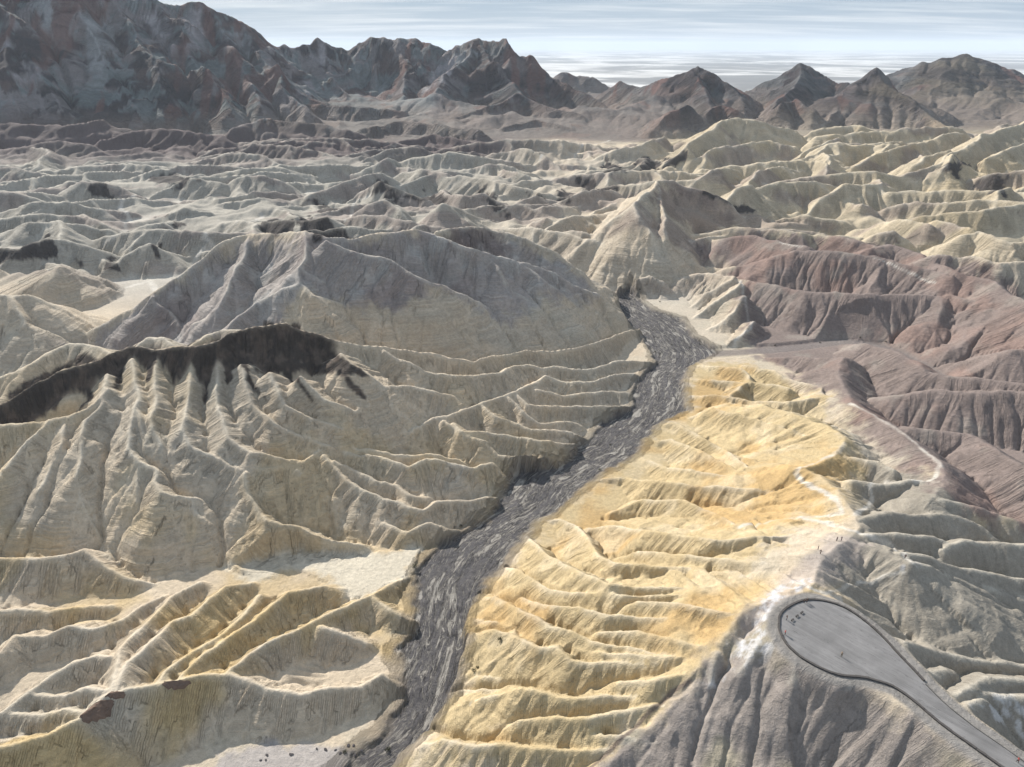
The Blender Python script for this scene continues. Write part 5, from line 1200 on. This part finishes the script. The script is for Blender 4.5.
# ---------------------------------------------------------------- people
def skin_mesh(name, pts, edges, root=0, levels=1):
    me = bpy.data.meshes.new(name); me.from_pydata([p[:3] for p in pts], edges, [])
    o = bpy.data.objects.new(name, me); COL.objects.link(o)
    o.modifiers.new('skin', 'SKIN'); s = o.modifiers.new('sub', 'SUBSURF'); s.levels = levels; s.render_levels = levels
    for i, p in enumerate(pts):
        d = me.skin_vertices[0].data[i]; r = p[3]
        d.radius = r if isinstance(r, tuple) else (r, r); d.use_root = (i == root)
    dg = bpy.context.evaluated_depsgraph_get(); dg.update()
    out = bpy.data.meshes.new_from_object(o.evaluated_get(dg)); out.name = name
    bpy.data.objects.remove(o); bpy.data.meshes.remove(me)
    out.polygons.foreach_set('use_smooth', np.ones(len(out.polygons), bool))
    return out

def figure(pose):
    arms = {'stand': [((.25, -.03, 1.13), (.25, .06, .88)), ((-.25, -.03, 1.13), (-.25, .06, .88))],
            'walk': [((.25, .08, 1.13), (.24, .24, .93)), ((-.25, -.12, 1.14), (-.26, -.16, .88))],
            'photo': [((.26, .14, 1.22), (.10, .33, 1.44)), ((-.26, .14, 1.22), (-.10, .33, 1.44))],
            'rail': [((.26, .05, 1.13), (.20, .27, 1.00)), ((-.26, .05, 1.13), (-.20, .27, 1.00))]}[pose]
    legs = {'walk': [((.10, .17, .50), (.10, .20, .10)), ((-.10, -.06, .50), (-.10, -.28, .16))]}.get(pose, [((.11, .02, .49), (.12, .0, .09)), ((-.11, .02, .49), (-.12, -.02, .09))])
    head = [(0, 0, 1.49, .055), (0, .02, 1.58, (.075, .085)), (0, .015, 1.68, (.07, .08))]
    body = [(0, 0, .95, (.15, .11)), (0, 0, 1.15, (.135, .10)), (0, 0, 1.36, (.16, .105))] + head
    be = [(0, 1), (1, 2), (2, 3), (3, 4), (4, 5)]
    def add(L, E, p, src): L.append(p); E.append((src, len(L) - 1)); return len(L) - 1
    add(body, be, (0, .115, 1.59, .018), 4)                                       # nose
    jk = [(0, 0, .90, (.165, .125)), (0, 0, 1.15, (.155, .12)), (0, 0, 1.38, (.18, .125)), (0, 0, 1.46, (.075, .07))]; je = [(0, 1), (1, 2), (2, 3)]
    tr = [(0, 0, .98, (.155, .115)), (0, 0, .90, (.155, .12))]; te = [(0, 1)]
    shoes = []
    for (el, wr), s in zip(arms, (1, -1)):
        a = add(body, be, (s * .19, 0, 1.40, .06), 2); a = add(body, be, (*el, .042), a); a = add(body, be, (*wr, .03), a)
        d = (Vector(wr) - Vector(el)).normalized(); side = d.cross(Vector((0, 0, 1)) if abs(d.z) < .8 else Vector((0, 1, 0))).normalized()
        palm = Vector(wr) + d * .07; h = add(body, be, (*palm, (.036, .022)), a)
        for k in range(4):
            q = palm + side * (.024 * (k - 1.5)) + d * .04; f1 = add(body, be, (*q, .009), h)
            add(body, be, (*(q + d * (.045 - .006 * abs(k - 1.4)) + Vector((0, .012, 0))), .008), f1)
        q = Vector(wr) + d * .035 - side * .04; f1 = add(body, be, (*q, .010), a); add(body, be, (*(q + d * .035 - side * .012), .009), f1)
        a = add(jk, je, (s * .20, 0, 1.40, .075), 2); a = add(jk, je, (*el, .06), a); add(jk, je, (*(Vector(wr) - d * .02), .048), a)
    for (kn, an), s in zip(legs, (1, -1)):
        a = add(body, be, (s * .09, 0, .88, .085), 0); a = add(body, be, (*kn, .058), a); a = add(body, be, (*an, .042), a); add(body, be, (an[0], an[1] + .14, an[2] - .045, .035), a)
        a = add(tr, te, (s * .095, 0, .84, .10), 1); a = add(tr, te, (*kn, .078), a); add(tr, te, (an[0], an[1], an[2] + .02, .062), a)
        shoes.append([(an[0], an[1] - .03, an[2] - .03, .05), (an[0], an[1] + .06, an[2] - .04, .048), (an[0], an[1] + .17, an[2] - .052, .04)])
    hair = [(0, -.035, 1.56, (.075, .06)), (0, -.01, 1.66, (.088, .09)), (0, .01, 1.725, (.06, .065))]
    return {'body': skin_mesh('body', body, be), 'jacket': skin_mesh('jacket', jk, je), 'trousers': skin_mesh('trousers', tr, te), 'hair': skin_mesh('hair', hair, [(0, 1), (1, 2)]),
            'shoe': [skin_mesh('shoe', s, [(0, 1), (1, 2)]) for s in shoes]}

FIG = {p: figure(p) for p in ('stand', 'walk', 'photo', 'rail')}
skin_mat = plain('skin', (0.42, 0.27, 0.20), 0.6, 0.08)
cloth = {k: plain('cloth_' + k, c, 0.9, 0.15, 8.0) for k, c in {'black': (0.018, 0.018, 0.02), 'navy': (0.02, 0.03, 0.06), 'red': (0.42, 0.025, 0.03), 'beige': (0.32, 0.28, 0.21), 'grey': (0.06, 0.06, 0.065), 'olive': (0.10, 0.10, 0.06), 'jeans': (0.04, 0.055, 0.09), 'hair': (0.022, 0.016, 0.012), 'fair': (0.25, 0.18, 0.10)}.items()}

def put(o, me, mat):
    o.data = me
    return o
def person(x, y, face, pose, top, legs, hair, label):
    z = float(surface(np.array([x]), np.array([y]))[0])
    if poly_sdf(np.array([x]), np.array([y]), PLAT)[0] < 0: z = PZ
    e = bpy.data.objects.new('person', None); COL.objects.link(e)
    e.location = (x, y, z); e.rotation_euler = (0, 0, face)
    e['label'] = label; e['category'] = 'person'; e['group'] = 'visitors on the overlook and its trails'
    F = FIG[pose]
    def part(n, me, m):
        me = me.copy(); me.materials.clear(); me.materials.append(m); return link(n, me, None, e)
    part('body', F['body'], skin_mat); part('jacket', F['jacket'], cloth[top]); part('trousers', F['trousers'], cloth[legs]); part('hair', F['hair'], cloth[hair])
    for s in F['shoe']: part('shoe', s, cloth['black'])

def inside(p, d):
    """step a point in from the paving's edge until it stands d metres clear of it"""
    p = np.array(p, float); c = np.array([84.0, 138.0])
    for _ in range(60):
        if poly_sdf(p[:1], p[1:], PLAT)[0] < -d: break
        p = p + (c - p) * 0.02
    return p
PP = list(PEOPLE)
for i in (0, 1, 2, 3): PP[i] = tuple(inside(PP[i], 0.45))
spec = [(0.3, 'rail', 'black', 'grey', 'hair', 'left one of two visitors in dark clothes at the far wall of the overlook'),
        (0.1, 'stand', 'black', 'black', 'hair', 'right one of two visitors in black at the far wall of the overlook'),
        (0.9, 'photo', 'black', 'jeans', 'hair', 'visitor in black at the left wall beside the benches'),
        (1.3, 'rail', 'red', 'black', 'hair', 'visitor in a red jacket at the left wall of the overlook'),
        (2.2, 'stand', 'beige', 'olive', 'fair', 'lone visitor in a beige top in the middle of the paving'),
        (0.4, 'stand', 'navy', 'black', 'hair', 'left one of two visitors on the pale crest beyond the overlook'),
        (-0.2, 'photo', 'navy', 'jeans', 'hair', 'right one of two visitors on the pale crest beyond the overlook'),
        (0.8, 'stand', 'black', 'grey', 'hair', 'farther one of two visitors on the grey knoll behind the overlook'),
        (0.5, 'photo', 'black', 'black', 'hair', 'nearer one of two visitors on the grey knoll behind the overlook'),
        (2.4, 'walk', 'black', 'grey', 'hair', 'lone hiker in black on the white trail at the right of the knoll'),
        (0.75, 'walk', 'red', 'black', 'hair', 'person in a red jacket walking up the access path')]
for p, s in zip(PP, spec): person(p[0], p[1], *s)

# ---------------------------------------------------------------- caprock slabs, boulders, shrubs
def sz(x, y): return float(surface(np.array([float(x)]), np.array([float(y)]))[0])
rock_mat = plain('brown_caprock', (0.17, 0.118, 0.09), 0.95, 0.4, 0.8)
rock_labels = ['largest red-brown caprock slab below the crest of the front left ridge', 'small red-brown caprock slab just above the largest one on the front left ridge', 'red-brown caprock slab farther right under the crest of the front left ridge']
for i, (pl_, lab) in enumerate(zip(ROCKS, rock_labels)):
    P = np.array(chaikin(pl_, True, 2)); P = P + np.array([[rnd.uniform(-.5, .5), rnd.uniform(-.5, .5)] for _ in P]); c = P.mean(0); bm = bmesh.new(); rings = []
    for k, (s, dz) in enumerate(((1.0, -0.6), (1.0, 0.15), (0.9, 0.45), (0.62, 0.6), (0.3, 0.6))):
        rings.append([bm.verts.new((q[0], q[1], sz(*q) + dz + (0.9 * (fbm(np.array([q[0] * 1.1]), np.array([q[1] * 1.1]), 3, 7 + k)[0] - 0.5) if k else 0))) for q in (c + (P - c) * s * (1 + 0.05 * rnd.uniform(-1, 1)))])
    n = len(P)
    for a, b in zip(rings[:-1], rings[1:]):
        for j in range(n): bm.faces.new((a[j], a[(j + 1) % n], b[(j + 1) % n], b[j]))
    bm.faces.new(rings[-1]); bmesh.ops.recalc_face_normals(bm, faces=bm.faces); bmesh.ops.triangulate(bm, faces=[f_ for f_ in bm.faces if len(f_.verts) > 4])
    link('caprock_slab', from_bm('caprock_slab', bm), rock_mat, label=lab, category='rock', group='caprock slabs')

def rock_mesh(seed):
    bm = bmesh.new(); bmesh.ops.create_icosphere(bm, subdivisions=2, radius=0.5); r = random.Random(seed)
    o = Vector((r.uniform(0, 9), r.uniform(0, 9), r.uniform(0, 9)))
    from mathutils import noise as mn
    for v in bm.verts:
        v.co *= 0.75 + 0.5 * mn.noise(v.co * 2.2 + o); v.co.z *= 0.7
    return from_bm('boulder', bm)
boulder_me = [rock_mesh(i) for i in range(3)]
dark_rock = plain('dark_boulder', (0.075, 0.068, 0.07), 0.95, 0.4, 2.0)
for m_ in boulder_me: m_.materials.append(dark_rock)
for k in range(14):
    t_ = rnd.random(); bx = -76 + 34 * t_ + rnd.uniform(-2, 2); by = 139.0 + 4.0 * t_ + rnd.uniform(-2.5, 1.5)
    o = link('boulder', boulder_me[k % 3], None, label='dark boulder on the pale gravel at the foot of the front left ridge', category='boulder', group='boulders at the foot of the front left ridge')
    s = rnd.uniform(0.5, 1.2); o.scale = (s * 1.7, s, s * 0.6); o.rotation_euler = (0, 0, rnd.uniform(0, 6)); o.location = (bx, by, sz(bx, by) + 0.12 * s)

def shrub_parts(seed):
    r = random.Random(seed); bm = bmesh.new(); st = bmesh.new()
    for k in range(110):
        a = r.uniform(0, 6.283); el = r.uniform(0.15, 1.5); R = r.uniform(0.35, 0.8)
        c = Vector((math.cos(a) * math.cos(el), math.sin(a) * math.cos(el), math.sin(el) * 0.85)) * R
        u = Vector((r.uniform(-1, 1), r.uniform(-1, 1), r.uniform(-1, 1))).normalized(); w = u.cross(Vector((r.uniform(-1, 1), r.uniform(-1, 1), r.uniform(-1, 1)))).normalized()
        l = r.uniform(.07, .16)
        bm.faces.new([bm.verts.new(c + u * l), bm.verts.new(c + w * l * .5), bm.verts.new(c - u * l), bm.verts.new(c - w * l * .5)])
    for k in range(8):
        a = 6.283 * k / 8 + r.uniform(-.3, .3); tip = Vector((math.cos(a) * .45, math.sin(a) * .45, .5)); n = Vector((-math.sin(a), math.cos(a), 0)) * .025
        v = [st.verts.new(q) for q in (n, -n, Vector((0, 0, .05)), tip)]
        for i in ((0, 1, 3), (1, 2, 3), (2, 0, 3), (0, 2, 1)): st.faces.new([v[j] for j in i])
    return from_bm('foliage', bm), from_bm('stem', st)
leaf_mat = plain('shrub_leaf', (0.055, 0.058, 0.03), 0.8, 0.3); stem_mat = plain('shrub_stem', (0.10, 0.075, 0.05))
sh = [shrub_parts(i) for i in range(3)]
for a_, b_ in sh: a_.materials.append(leaf_mat); b_.materials.append(stem_mat)
for k, (bx, by) in enumerate(SHRUBS):
    e = bpy.data.objects.new('desert_shrub', None); COL.objects.link(e)
    e.location = (bx, by, sz(bx, by) - 0.03); s = rnd.uniform(0.9, 1.7); e.scale = (s, s, s); e.rotation_euler = (0, 0, rnd.uniform(0, 6))
    side = by > 420
    e['label'] = 'tiny dark desert shrub beside the far side channel of the wash' if side else 'tiny dark desert shrub at the edge of the near wash'
    e['category'] = 'shrub'; e['group'] = 'shrubs by the far side channel' if side else 'shrubs by the near wash'
    link('foliage', sh[k % 3][0], None, e); link('stem', sh[k % 3][1], None, e)
